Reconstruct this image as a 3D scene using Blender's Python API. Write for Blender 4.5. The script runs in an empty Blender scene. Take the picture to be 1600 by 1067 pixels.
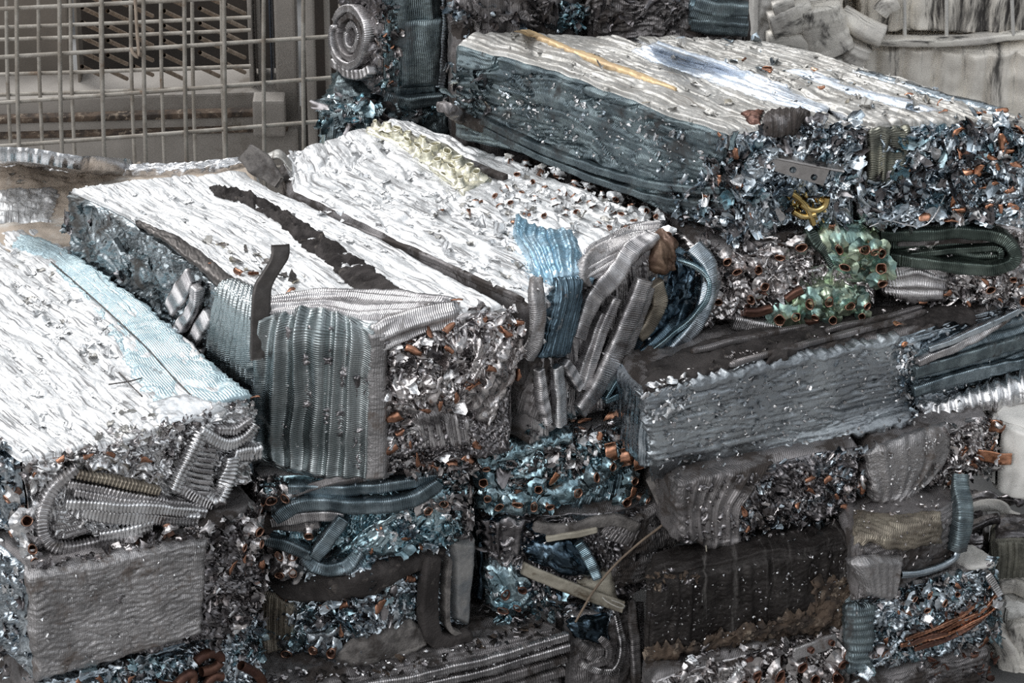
import bpy, math, random
import numpy as np
from mathutils import Vector, Matrix
from mathutils.bvhtree import BVHTree

SC = bpy.context.scene
COL = SC.collection
RNG = np.random.default_rng(7)
random.seed(7)

# ------------------------------------------------------------------ camera
PITCH = math.radians(27.0)
DIST = 4.2
FRAME_W = 1.2
FWD = np.array([0.0, math.cos(PITCH), -math.sin(PITCH)])
UPV = np.array([0.0, math.sin(PITCH), math.cos(PITCH)])
RGT = np.array([1.0, 0.0, 0.0])
CAM = -FWD * DIST
FPX = DIST / FRAME_W * 1600.0            # focal length in pixels of the 1600 wide frame
cam_data = bpy.data.cameras.new('camera')
cam = bpy.data.objects.new('camera', cam_data)
COL.objects.link(cam)
cam_data.sensor_width = 36.0
cam_data.lens = 36.0 * DIST / FRAME_W
cam_data.clip_start = 0.05
cam_data.clip_end = 60.0
cam.location = CAM
cam.rotation_euler = (math.pi / 2 - PITCH, 0, 0)
SC.camera = cam


def ray(px, py):
    d = FWD * FPX + RGT * (px - 800.0) - UPV * (py - 533.5)
    return d / np.linalg.norm(d)


def PZ(px, py, z):
    """point of the horizontal plane at height z that the photograph shows at (px, py)"""
    d = ray(px, py)
    return CAM + d * ((z - CAM[2]) / d[2])


def PY(px, py, y):
    d = ray(px, py)
    return CAM + d * ((y - CAM[1]) / d[1])


# ------------------------------------------------------------------ noise
_perm = np.random.default_rng(11).permutation(4096).astype(np.int64)
_grad = np.random.default_rng(12).normal(size=(4096, 3))
_grad /= np.linalg.norm(_grad, axis=1)[:, None]
_rnd = np.random.default_rng(13).random((4096, 4))


def _h(i, j, k):
    return _perm[(_perm[(_perm[i & 4095] + j) & 4095] + k) & 4095]


def pn(x, y, z=0.0):
    x, y, z = np.broadcast_arrays(np.asarray(x, float), np.asarray(y, float), np.asarray(z, float))
    i, j, k = np.floor(x).astype(np.int64), np.floor(y).astype(np.int64), np.floor(z).astype(np.int64)
    fx, fy, fz = x - i, y - j, z - k
    s = lambda t: t * t * t * (t * (t * 6 - 15) + 10)
    ux, uy, uz = s(fx), s(fy), s(fz)

    def g(a, b, c):
        gr = _grad[_h(i + a, j + b, k + c)]
        return gr[..., 0] * (fx - a) + gr[..., 1] * (fy - b) + gr[..., 2] * (fz - c)
    l = lambda a, b, t: a + (b - a) * t
    return 1.5 * l(l(l(g(0, 0, 0), g(1, 0, 0), ux), l(g(0, 1, 0), g(1, 1, 0), ux), uy),
                   l(l(g(0, 0, 1), g(1, 0, 1), ux), l(g(0, 1, 1), g(1, 1, 1), ux), uy), uz)


def fbm(x, y, z=0.0, o=3):
    r, a, f = 0, 1.0, 1.0
    for q in range(o):
        r = r + a * pn(np.asarray(x) * f + 17.3 * q, np.asarray(y) * f, np.asarray(z) * f)
        a *= .5
        f *= 2.1
    return r


def worley(x, y):
    """nearest jittered cell in 2-D: cell random numbers (n,4), offset to its centre"""
    i, j = np.floor(x).astype(np.int64), np.floor(y).astype(np.int64)
    best = np.full(x.shape, 1e9)
    sec = np.full(x.shape, 1e9)
    rid = np.zeros(x.shape, np.int64)
    ox, oy = np.zeros(x.shape), np.zeros(x.shape)
    for a in (-1, 0, 1):
        for b in (-1, 0, 1):
            h = _h(i + a, j + b, np.full_like(i, 3))
            r = _rnd[h]
            dx, dy = x - (i + a + r[..., 0]), y - (j + b + r[..., 1])
            d = dx * dx + dy * dy
            m = d < best
            sec = np.where(m, best, np.minimum(sec, d))
            best = np.where(m, d, best)
            rid = np.where(m, h, rid)
            ox, oy = np.where(m, dx, ox), np.where(m, dy, oy)
    return _rnd[(rid * 7 + 3) & 4095], ox, oy, np.sqrt(sec) - np.sqrt(best)


def sstep(a, b, x):
    t = np.clip((x - a) / (b - a), 0, 1)
    return t * t * (3 - 2 * t)


# ------------------------------------------------------------------ meshes
def emit(name, V, F, mats, parent=None, smooth=True, uv=None, fmat=None, loc=None):
    """one mesh object; V world coordinates, F (n,4) quads or (n,3) triangles"""
    V = np.asarray(V, float)
    F = np.asarray(F, np.int32)
    me = bpy.data.meshes.new(name)
    k = F.shape[1]
    o0 = np.array(parent['_at']) if parent is not None else (np.zeros(3) if loc is None else np.asarray(loc, float))
    me.vertices.add(len(V))
    me.vertices.foreach_set('co', (V - o0).astype(np.float32).ravel())
    me.loops.add(F.size)
    me.loops.foreach_set('vertex_index', F.ravel())
    me.polygons.add(len(F))
    me.polygons.foreach_set('loop_start', np.arange(0, F.size, k, dtype=np.int32))
    me.polygons.foreach_set('loop_total', np.full(len(F), k, np.int32))
    if fmat is not None:
        me.polygons.foreach_set('material_index', np.asarray(fmat, np.int32))
    me.update(calc_edges=True)
    me.polygons.foreach_set('use_smooth', np.full(len(F), bool(smooth)))
    if uv is not None:
        l = me.uv_layers.new(name='UVMap')
        l.data.foreach_set('uv', np.asarray(uv, np.float32)[F.ravel()].ravel())
    for m in (mats if isinstance(mats, (list, tuple)) else [mats]):
        me.materials.append(m)
    ob = bpy.data.objects.new(name, me)
    COL.objects.link(ob)
    if parent is not None:
        ob.parent = parent
    else:
        ob.location = o0
    return ob


def gridF(nu, nv, off=0):
    """faces of a grid stored [v, u]"""
    i = np.arange(nv - 1)[:, None] * nu + np.arange(nu - 1)[None, :]
    return np.stack([i, i + 1, i + nu + 1, i + nu], -1).reshape(-1, 4) + off


def resample(pts, n):
    pts = np.asarray(pts, float)
    d = np.r_[0, np.cumsum(np.linalg.norm(np.diff(pts, axis=0), axis=1))]
    t = np.linspace(0, d[-1], n)
    return np.stack([np.interp(t, d, pts[:, k]) for k in range(pts.shape[1])], 1)


def smoothline(pts, n, it=2):
    pts = np.asarray(pts, float)
    for _ in range(it):
        q = np.empty((len(pts) * 2, pts.shape[1]))
        a, b = pts[:-1], pts[1:]
        m = np.stack([a * .75 + b * .25, a * .25 + b * .75], 1).reshape(-1, pts.shape[1])
        pts = np.vstack([pts[:1], m, pts[-1:]])
    return resample(pts, n)


def plen(pts):
    return float(np.linalg.norm(np.diff(np.asarray(pts), axis=0), axis=1).sum())


def gnormals(G):
    du = np.gradient(G, axis=1)
    dv = np.gradient(G, axis=0)
    n = np.cross(du, dv)
    return n / (np.linalg.norm(n, axis=2)[..., None] + 1e-12)


def thing(name, label, cat, at, group=None):
    o = bpy.data.objects.new(name, None)
    COL.objects.link(o)
    o.location = at
    o['_at'] = [float(a) for a in at]
    o['label'] = label
    o['category'] = cat
    if group:
        o['group'] = group
    o.empty_display_size = .05
    return o


def tag(o, label, cat, group=None):
    o['label'] = label
    o['category'] = cat
    if group:
        o['group'] = group
    return o


# ------------------------------------------------------------------ materials
MATS = {}


def mat(name, col, rough=.4, metallic=1.0, col2=None, cscale=30, dirt=None, dirt_amt=.5, dirt_scale=20, dirt_stretch=None,
        fin=None, fin_dir='X', fin_str=.5, fin_dist=1.2, bump=.3, bscale=120, bstretch=None, spec=.5, wear=None, wear_amt=.5, facet=0.0, facet_scale=90, coat=0.0):
    """procedural surface: colour variation, dirt with a shape of its own, fin ripple along the UVs, fine bump"""
    if name in MATS:
        return MATS[name]
    m = bpy.data.materials.new(name)
    m.use_nodes = True
    nt = m.node_tree
    nt.nodes.clear()
    N = lambda t: nt.nodes.new(t)
    L = nt.links.new
    out = N('ShaderNodeOutputMaterial')
    b = N('ShaderNodeBsdfPrincipled')
    L(b.outputs[0], out.inputs[0])
    tc = N('ShaderNodeTexCoord')
    obj = tc.outputs['Object']
    uvo = tc.outputs['UV']

    def noise(vec, scale, detail=4, rough_=.6, stretch=None, dist=0.0):
        if stretch:
            mp = N('ShaderNodeMapping')
            mp.inputs['Scale'].default_value = (stretch[0], stretch[1], 1)
            L(uvo, mp.inputs[0])
            vec = mp.outputs[0]
        n = N('ShaderNodeTexNoise')
        n.inputs['Scale'].default_value = scale
        n.inputs['Detail'].default_value = detail
        n.inputs['Roughness'].default_value = rough_
        n.inputs['Distortion'].default_value = dist
        L(vec, n.inputs['Vector'])
        return n.outputs['Fac']

    def ramp(fac, a, c):
        r = N('ShaderNodeMapRange')
        r.inputs[1].default_value = a
        r.inputs[2].default_value = c
        r.interpolation_type = 'SMOOTHSTEP'
        L(fac, r.inputs[0])
        return r.outputs[0]

    def mix(fac, a, c):
        x = N('ShaderNodeMix')
        x.data_type = 'RGBA'
        for sock, v in ((x.inputs[6], a), (x.inputs[7], c)):
            if isinstance(v, (tuple, list)):
                sock.default_value = (v[0], v[1], v[2], 1)
            else:
                L(v, sock)
        L(fac, x.inputs[0])
        return x.outputs[2]
    c = tuple(col)
    c2 = col2 or tuple(k * .72 for k in col)
    cur = mix(ramp(noise(obj, cscale, 3), .38, .62), c, c2)
    met = None
    if wear is not None:
        wf = ramp(noise(obj, cscale * 2.3, 5, .7, dist=.5), 1 - wear_amt - .08, 1 - wear_amt + .08)
        cur = mix(wf, cur, wear)
    rsock = N('ShaderNodeMapRange')
    rsock.inputs[1].default_value = .3
    rsock.inputs[2].default_value = .7
    rsock.inputs[3].default_value = max(rough - .12, .05)
    rsock.inputs[4].default_value = min(rough + .12, 1)
    L(noise(obj, cscale * 3, 3), rsock.inputs[0])
    rr = rsock.outputs[0]
    if dirt is not None:
        df = ramp(noise(obj, dirt_scale, 6, .7, dirt_stretch, .4), 1 - dirt_amt - .07, 1 - dirt_amt + .07)
        cur = mix(df, cur, dirt)
        mm = N('ShaderNodeMapRange')
        mm.inputs[3].default_value = metallic
        mm.inputs[4].default_value = metallic * .15
        L(df, mm.inputs[0])
        met = mm.outputs[0]
        r2 = N('ShaderNodeMapRange')
        r2.inputs[3].default_value = rough
        r2.inputs[4].default_value = .9
        L(df, r2.inputs[0])
        ad = N('ShaderNodeMath')
        ad.operation = 'MAXIMUM'
        L(rr, ad.inputs[0])
        L(r2.outputs[0], ad.inputs[1])
        rr = ad.outputs[0]
    L(cur, b.inputs['Base Color'])
    L(rr, b.inputs['Roughness'])
    b.inputs['Metallic'].default_value = metallic
    if met is not None:
        L(met, b.inputs['Metallic'])
    b.inputs['Specular IOR Level'].default_value = spec
    b.inputs['Coat Weight'].default_value = coat
    nrm = None
    if bump:
        bn = N('ShaderNodeBump')
        bn.inputs['Strength'].default_value = bump
        bn.inputs['Distance'].default_value = .002
        L(noise(obj, bscale, 4, .6, bstretch), bn.inputs['Height'])
        nrm = bn.outputs[0]
    if facet:
        vo = N('ShaderNodeTexVoronoi')
        vo.inputs['Scale'].default_value = facet_scale
        vo.feature = 'F1'
        L(obj, vo.inputs['Vector'])
        bn = N('ShaderNodeBump')
        bn.inputs['Strength'].default_value = facet
        bn.inputs['Distance'].default_value = .004
        L(vo.outputs['Distance'], bn.inputs['Height'])
        if nrm:
            L(nrm, bn.inputs['Normal'])
        nrm = bn.outputs[0]
    if fin:
        w = N('ShaderNodeTexWave')
        w.bands_direction = fin_dir
        w.inputs['Scale'].default_value = .31416 / fin
        w.inputs['Distortion'].default_value = fin_dist
        w.inputs['Detail'].default_value = 2
        w.inputs['Detail Scale'].default_value = .12
        L(uvo, w.inputs['Vector'])
        bn = N('ShaderNodeBump')
        bn.inputs['Strength'].default_value = fin_str
        bn.inputs['Distance'].default_value = .0012
        L(w.outputs['Fac'], bn.inputs['Height'])
        if nrm:
            L(nrm, bn.inputs['Normal'])
        nrm = bn.outputs[0]
    if nrm:
        L(nrm, b.inputs['Normal'])
    MATS[name] = m
    return m


# ------------------------------------------------------------------ surface styles (displacement in metres)
def st_strips(a=.0014, lam=.011, stretch=22, crack=1.0, sh=.6, seed=0.0):
    def f(U, V, P):
        d = a * (1.5 * pn(U / (lam * stretch * 1.6) + seed, V / (lam * 1.9), seed) + .6 * pn(U / (lam * stretch), V / (lam * .45), seed + 5))
        c = 1 - np.abs(pn(U / (lam * stretch * .8), V / (lam * 3.2) + seed, seed + 9))
        c2 = 1 - np.abs(pn(U / (lam * 7) + .4 * V / lam, V / (lam * 1.7), seed + 13))
        d = d - crack * a * 3.2 * sstep(.93, 1, c) - crack * a * 1.6 * sstep(.95, 1, c2)
        r, ox, oy, e = worley(U / (lam * 2.2) + .4 * pn(U / .02, V / .02, 2), V / (lam * .8) + .4 * pn(U / .02, V / .02, 4))
        m = sstep(-.1, .5, pn(U / .06, V / .035, seed + 3))
        d = d + sh * a * m * ((r[..., 2] - .5) * 2 + (r[..., 3] - .5) * 2.4 * ox + (r[..., 1] - .5) * 2.4 * oy)
        return d
    return f


def st_folds(p=.0065, a=.0016, wob=.9, seed=0.0, axis=0):
    def f(U, V, P):
        if axis:
            U, V = V, U
        ph = V / p + wob * (pn(U / .055, V / .03, seed) + .45 * pn(U / .016, V / .009, seed + 2))
        k = .55 + .6 * sstep(-.4, .4, pn(U / .05, V / .012, seed + 4))
        d = a * k * (np.abs(np.sin(np.pi * ph)) - .5) * 1.6
        c = 1 - np.abs(pn(U / .05 + .6, V / (p * 1.7), seed + 8))
        return d - a * 2 * sstep(.94, 1, c) + a * .4 * pn(U / .003, V / .003, seed)
    return f


def st_pleats(p=.019, a=.003, wob=.35, seed=0.0, axis=0, fine=.0008, sharm=.35):
    def f(U, V, P):
        if axis:
            U, V = V, U
        ph = U / p + wob * pn(U / .06, V / .07, seed) + .5 * pn(U / .05, .0, seed + 1)
        return a * (np.sin(2 * np.pi * ph) * .8 + sharm * np.sin(2 * np.pi * ph * 1.73 + 1)) + fine * pn(U / .006, V / .004, seed)
    return f


def st_shards(cell=.011, a=.005, seed=0.0, aspect=1.0):
    def f(U, V, P):
        wx, wy = pn(U / .02, V / .02, seed), pn(U / .02, V / .02, seed + 3)
        d = 0
        for q, (c, k) in enumerate(((cell * 1.9, .9), (cell, .7), (cell * .5, .3))):
            r, ox, oy, e = worley(U / c / aspect + .7 * wx + 31 * q + seed, V / c + .7 * wy + seed)
            d = d + k * ((r[..., 2] - .5) + (r[..., 3] - .5) * 1.8 * ox + (r[..., 1] - .5) * 1.8 * oy)
        rg = 1 - np.abs(pn(U / cell / 1.6, V / cell / 1.6, seed + 6))
        return a * (d * 1.1 + .9 * (rg - .65))
    return f


def st_crush(lam=.020, a=.0098, seed=0.0, an=.55):
    """foil squeezed into layered swirling folds with sharp creases"""
    def f(U, V, P):
        wx = fbm(U / .05 + seed, V / .05, seed, 2)
        wy = fbm(U / .05, V / .05 + seed, seed + 40, 2)
        u, v = U + .024 * wx, V + .024 * wy
        d = 0
        k, l = 1.0, lam
        for q in range(4):
            th = .9 * wx + q * .5
            x, y = u * np.cos(th) - v * np.sin(th), u * np.sin(th) + v * np.cos(th)
            n = np.abs(pn(x / l * an + 7.7 * q, y / l + seed, seed + 3 * q))
            d = d + k * (1 - n * 1.6)
            k *= .58
            l *= .5
        r, ox, oy, e = worley(u / (lam * 1.3) + seed, v / lam)
        d = d + .8 * ((r[..., 2] - .5) + (r[..., 3] - .5) * 1.6 * ox + (r[..., 1] - .5) * 1.6 * oy)
        return a * (d - 1.1)
    return f


def st_rough(a=.003, lam=.03, seed=0.0, fine=.0006):
    def f(U, V, P):
        return a * fbm(U / lam, V / lam, seed, 4) + fine * pn(U / .004, V / .004, seed)
    return f


def st_bundles(p=.045, a=.02, seed=0.0):
    """upright rounded bundles of flat profiles squeezed side by side"""
    def f(U, V, P):
        ph = U / p + .25 * pn(U / .1, V / .2, seed)
        t = ph - np.floor(ph)
        return a * (np.sqrt(np.clip(1 - (2 * t - 1) ** 2, 0, 1)) - .6) + .003 * pn(U / .008, V / .12, seed) + .004 * pn(U / .03, V / .03, seed + 2)
    return f


# ------------------------------------------------------------------ bales
class Bale:
    pass


def coons(Lr, Rr, Br, Fr):
    nv, nu = len(Lr), len(Br)
    u = np.linspace(0, 1, nu)[None, :, None]
    v = np.linspace(0, 1, nv)[:, None, None]
    return ((1 - u) * Lr[:, None] + u * Rr[:, None] + (1 - v) * Br[None] + v * Fr[None]
            - ((1 - u) * (1 - v) * Lr[0] + u * (1 - v) * Rr[0] + (1 - u) * v * Lr[-1] + u * v * Rr[-1]))


def vecnoise(P, amp=.0035, lam=.06):
    x, y, z = P[..., 0] / lam, P[..., 1] / lam, P[..., 2] / lam
    return amp * np.stack([pn(x, y, z), pn(x + 31, y, z), pn(x, y + 47, z)], -1)


def bale(name, label, zt, zb, left, right, faces, front=(), back=(), cat='bale', group='pressed scrap metal bales', base_z=None, rr=.006,
         res=.0028, amp=.0035, part='pressed_block', fres=None, lres=None):
    """a pressed block. left/right: its two upper long edges as the photograph shows them, far end first; front/back: points of the
    short edges between them. faces[face] = (style, material); anything not named takes faces['rest']"""
    zp = zt if base_z is None else base_z
    p3 = lambda q: (PZ(q[0], q[1], zp) if len(q) == 2 else np.array([q[0], q[1], zp])) + np.array([0, 0, zt - zp])
    Lp = [p3(q) for q in left]
    Rp = [p3(q) for q in right]
    dn, df = Rp[-1] - Lp[-1], Rp[0] - Lp[0]
    iu = (dn / np.linalg.norm(dn) + df / np.linalg.norm(df)) * .5 * .003
    Lp = [q + iu for q in Lp]
    Rp = [q - iu for q in Rp]
    Fp = [Lp[-1]] + [p3(q) for q in front] + [Rp[-1]]
    Bp = [Lp[0]] + [p3(q) for q in back] + [Rp[0]]
    h = zt - zb
    B = Bale()
    cen = np.mean(np.array(Lp + Rp), axis=0)
    B.root = thing(name, label, cat, (cen[0], cen[1], zb), group)
    drop = np.array([0, 0, -h])
    mid = cen + drop / 2
    Vs, Fs, UVs, FM, mats = [], [], [], [], []
    sV, sF = [], []
    off = soff = 0

    def add(kind, G0, Us, Vv):
        nonlocal off, soff
        style, m, *rest = faces.get(kind, faces['rest'])
        nv, nu = G0.shape[:2]
        N = gnormals(G0)
        flip = ((G0 - mid) * N).sum(-1).mean() < 0
        if flip:
            N = -N
        # smooth copy used to lay parts on
        st = max(1, nu // 24), max(1, nv // 24)
        iu = np.unique(np.r_[np.arange(0, nu, st[0]), nu - 1])
        iv = np.unique(np.r_[np.arange(0, nv, st[1]), nv - 1])
        g = G0[iv][:, iu]
        sV.append(g.reshape(-1, 3))
        sF.append(gridF(len(iu), len(iv), soff))
        soff += g.shape[0] * g.shape[1]
        eu = np.minimum(Us, Us[:, -1:] - Us)
        ev = np.minimum(Vv, Vv[-1:] - Vv)
        w = sstep(0, .012, eu) * sstep(0, .010, ev)
        G = G0.copy()
        # rounded arrises
        du = np.gradient(G0, axis=1)
        du /= np.linalg.norm(du, axis=2)[..., None] + 1e-9
        dv = np.gradient(G0, axis=0)
        dv /= np.linalg.norm(dv, axis=2)[..., None] + 1e-9
        e = .016
        ku0, ku1 = (1 - sstep(0, e, Us)) ** 2, (1 - sstep(0, e, Us[:, -1:] - Us)) ** 2
        kv0, kv1 = (1 - sstep(0, e, Vv)) ** 2, (1 - sstep(0, e, Vv[-1:] - Vv)) ** 2
        G += rr * (du * (ku0 - ku1)[..., None] + dv * (kv0 - kv1)[..., None] - N * np.maximum.reduce([ku0, ku1, kv0, kv1])[..., None])
        G += vecnoise(G0, amp) + vecnoise(G0, amp * .5, .022)
        if style is not None:
            G += N * (style(Us, Vv, G0) * w)[..., None]
        Vs.append(G.reshape(-1, 3))
        Fs.append(gridF(nu, nv, off)[:, ::-1] if flip else gridF(nu, nv, off))
        UVs.append(np.stack([Us, Vv], -1).reshape(-1, 2))
        if m not in mats:
            mats.append(m)
        FM.append(np.full(len(Fs[-1]), mats.index(m)))
        off += nu * nv

    def side(kind, line, r):
        n = max(8, int(plen(line) / r))
        k = max(8, int(h / r))
        t = resample(line, n)
        G = t[None] + drop[None, None] * np.linspace(0, 1, k)[:, None, None]
        lu = np.r_[0, np.cumsum(np.linalg.norm(np.diff(t, axis=0), axis=1))]
        add(kind, G, np.repeat(lu[None], k, 0), np.repeat((np.linspace(0, 1, k) * h)[:, None], n, 1))
    nl = max(plen(Lp), plen(Rp))
    nw = max(plen(Fp), plen(Bp))
    n, k = max(8, int(nw / res)), max(8, int(nl / res))
    if 'top' not in faces:
        n, k = max(8, n // 4), max(8, k // 4)
    G = coons(resample(Lp, k), resample(Rp, k), resample(Bp, n), resample(Fp, n))[:, ::1]
    G = G[::-1]                                     # rows from the front so that the normal points up
    lv = np.repeat((np.linspace(0, 1, k) * nl)[:, None], n, 1)
    lu = np.repeat((np.linspace(0, 1, n) * nw)[None], k, 0)
    # U runs along the block, V across it
    nrm = gnormals(G)
    if nrm[..., 2].mean() < 0:
        G = G[::-1]
    style_top = faces.get('top', faces['rest'])
    f0 = style_top[0]
    if f0 is not None:
        faces = dict(faces)
        faces['top'] = ((lambda U, V, P, f=f0: f(V, U, P)),) + tuple(style_top[1:])
    add('top', G, lu, lv)
    side('front', Fp, (fres or (.0016 if res < .0035 else res)) if 'front' in faces else res * 4)
    side('left', Lp, (lres or res) if 'left' in faces else res * 4)
    side('right', Rp[::-1], res if 'right' in faces else res * 4)
    side('back', Bp[::-1], res * 4)
    Gb = coons(resample(Lp, 8), resample(Rp, 8), resample(Bp, 8), resample(Fp, 8)) + drop
    Ub = np.repeat((np.linspace(0, 1, 8) * nw)[None], 8, 0)
    Vb = np.repeat((np.linspace(0, 1, 8) * nl)[:, None], 8, 1)
    add('bottom', Gb, Ub, Vb)
    V = np.vstack(Vs)
    B.core = emit(part, V, np.vstack(Fs), mats, B.root, True, np.vstack(UVs), np.concatenate(FM))
    sVv, sFf = np.vstack(sV), np.vstack(sF)
    B.sv, B.sf = sVv, sFf
    B.bvh = BVHTree.FromPolygons([Vector(v) for v in sVv], [tuple(int(i) for i in f) for f in sFf])
    B.depth = float((cen - CAM) @ FWD)
    return B


CV = Vector(CAM)


def hit(B, px, py, lift=0.0, last=[None]):
    d = ray(px, py)
    loc, n, i, dist = B.bvh.ray_cast(CV, Vector(d))
    if loc is None:
        p = CAM + d * (last[0] if last[0] else B.depth / float(d @ FWD))
        loc, n, i, dist = B.bvh.find_nearest(Vector(p))
        n = np.array(n)
        if n @ d > 0:
            n = -n
        t = (np.array(loc) - CAM) @ d
        p = CAM + d * t
        return p + n * lift, n
    n = np.array(n)
    if n @ d > 0:
        n = -n
    last[0] = dist
    return np.array(loc) + n * lift, n


def gridhit(B, top, bot, nu, nv, lift, mids=()):
    """points of the block's skin seen between two photograph polylines"""
    rails = [resample(r, nu) for r in [top, *mids, bot]]
    t = np.linspace(0, len(rails) - 1, nv)
    G = np.zeros((nv, nu, 3))
    for b in range(nv):
        k = min(int(t[b]), len(rails) - 2)
        q = rails[k] * (1 - (t[b] - k)) + rails[k + 1] * (t[b] - k)
        for a in range(nu):
            G[b, a], _ = hit(B, q[a, 0], q[a, 1])
    # soften the sharp turn over an arris
    for _ in range(3):
        G[1:-1] = (G[:-2] + G[1:-1] * 2 + G[2:]) / 4
        G[:, 1:-1] = (G[:, :-2] + G[:, 1:-1] * 2 + G[:, 2:]) / 4
    return G


def upsample(G, nu, nv):
    v0, u0 = G.shape[:2]
    a = np.linspace(0, u0 - 1, nu)
    i = np.minimum(a.astype(int), u0 - 2)
    f = (a - i)[None, :, None]
    H = G[:, i] * (1 - f) + G[:, i + 1] * f
    a = np.linspace(0, v0 - 1, nv)
    i = np.minimum(a.astype(int), v0 - 2)
    f = (a - i)[:, None, None]
    return H[i] * (1 - f) + H[i + 1] * f


def patch(B, name, top, bot, m, style=None, lift=.006, res=.0022, thick=.008, swap=False, rag=.004, mids=(), smooth=True, label=None, belly=0.0, parent=None, solid=False):
    """a sheet or pack of fins lying on the block, with thickness and a ragged rim"""
    nu0, nv0 = 26, 18
    G = gridhit(B, top, bot, nu0, nv0, 0, mids)
    lu = np.linalg.norm(np.diff(G, axis=1), axis=2).sum(1).mean()
    lv = np.linalg.norm(np.diff(G, axis=0), axis=2).sum(0).mean()
    nu, nv = max(6, int(lu / res)), max(6, int(lv / res))
    G = upsample(G, nu, nv)
    N = gnormals(G)
    for _ in range(6):
        N[1:-1] = (N[:-2] + N[1:-1] + N[2:]) / 3
        N[:, 1:-1] = (N[:, :-2] + N[:, 1:-1] + N[:, 2:]) / 3
    view = (CAM - G.reshape(-1, 3).mean(0))
    if N.reshape(-1, 3).mean(0) @ view < 0:
        N = -N
    U = np.repeat((np.linspace(0, 1, nu) * lu)[None], nv, 0)
    V = np.repeat((np.linspace(0, 1, nv) * lv)[:, None], nu, 1)
    eu, ev = np.minimum(U, lu - U), np.minimum(V, lv - V)
    edge = np.minimum(eu, ev)
    bel = belly * np.sin(np.pi * U / lu) ** .5 * np.sin(np.pi * V / lv) ** .5
    s = style(V, U, G) if (style and swap) else (style(U, V, G) if style else 0)
    d = lift + bel + s * (.35 + .65 * sstep(0, .01, edge)) - .5 * lift * (1 - sstep(0, .006, edge))
    if solid:                                       # later pieces lie on this one
        Q = (G + N * (lift + np.asarray(bel) * np.ones(G.shape[:2]))[..., None])[::4, ::4]
        B.sf = np.vstack([B.sf, gridF(Q.shape[1], Q.shape[0], len(B.sv))])
        B.sv = np.vstack([B.sv, Q.reshape(-1, 3)])
        B.bvh = BVHTree.FromPolygons([Vector(v) for v in B.sv], [tuple(int(i) for i in f) for f in B.sf])
    # ragged outline
    seed = (sum(map(ord, name)) % 97) * .31 + top[0][0] * .01
    dv = np.gradient(G, axis=0)
    dv /= np.linalg.norm(dv, axis=2)[..., None] + 1e-9
    du = np.gradient(G, axis=1)
    du /= np.linalg.norm(du, axis=2)[..., None] + 1e-9
    kt, kb = (1 - sstep(0, .015, V)), (1 - sstep(0, .015, lv - V))
    kl, kr = (1 - sstep(0, .015, U)), (1 - sstep(0, .015, lu - U))
    ju = rag * fbm(U / .012, V / .012 + seed, 1.3, 3)
    jv = rag * fbm(U / .012 + seed, V / .012, 7.7, 3)
    G = G + dv * (jv * np.maximum(kt, kb))[..., None] + du * (ju * np.maximum(kl, kr))[..., None]
    T = G + N * np.asarray(d)[..., None] + vecnoise(G, .002, .04)
    # rim going back into the block
    ring = np.concatenate([np.arange(nu), np.arange(1, nv) * nu + nu - 1, (nv - 1) * nu + np.arange(nu - 2, -1, -1), np.arange(nv - 2, 0, -1) * nu])
    Tf, Nf = T.reshape(-1, 3), N.reshape(-1, 3)
    R = Tf[ring] - Nf[ring] * (thick + np.abs(lift))
    n0 = len(Tf)
    m_ = len(ring)
    k = np.arange(m_)
    rf = np.stack([ring, n0 + k, n0 + (k + 1) % m_, ring[(k + 1) % m_]], -1)
    Vv = np.vstack([Tf, R])
    uvt = np.stack([V, U] if swap else [U, V], -1).reshape(-1, 2)
    uv = np.vstack([uvt, uvt[ring] + [.004, .004]])
    F = np.vstack([gridF(nu, nv), rf])
    o = emit(name, Vv, F, m, parent or B.root, smooth, uv)
    if label:
        o['label'] = label
    return o


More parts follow.
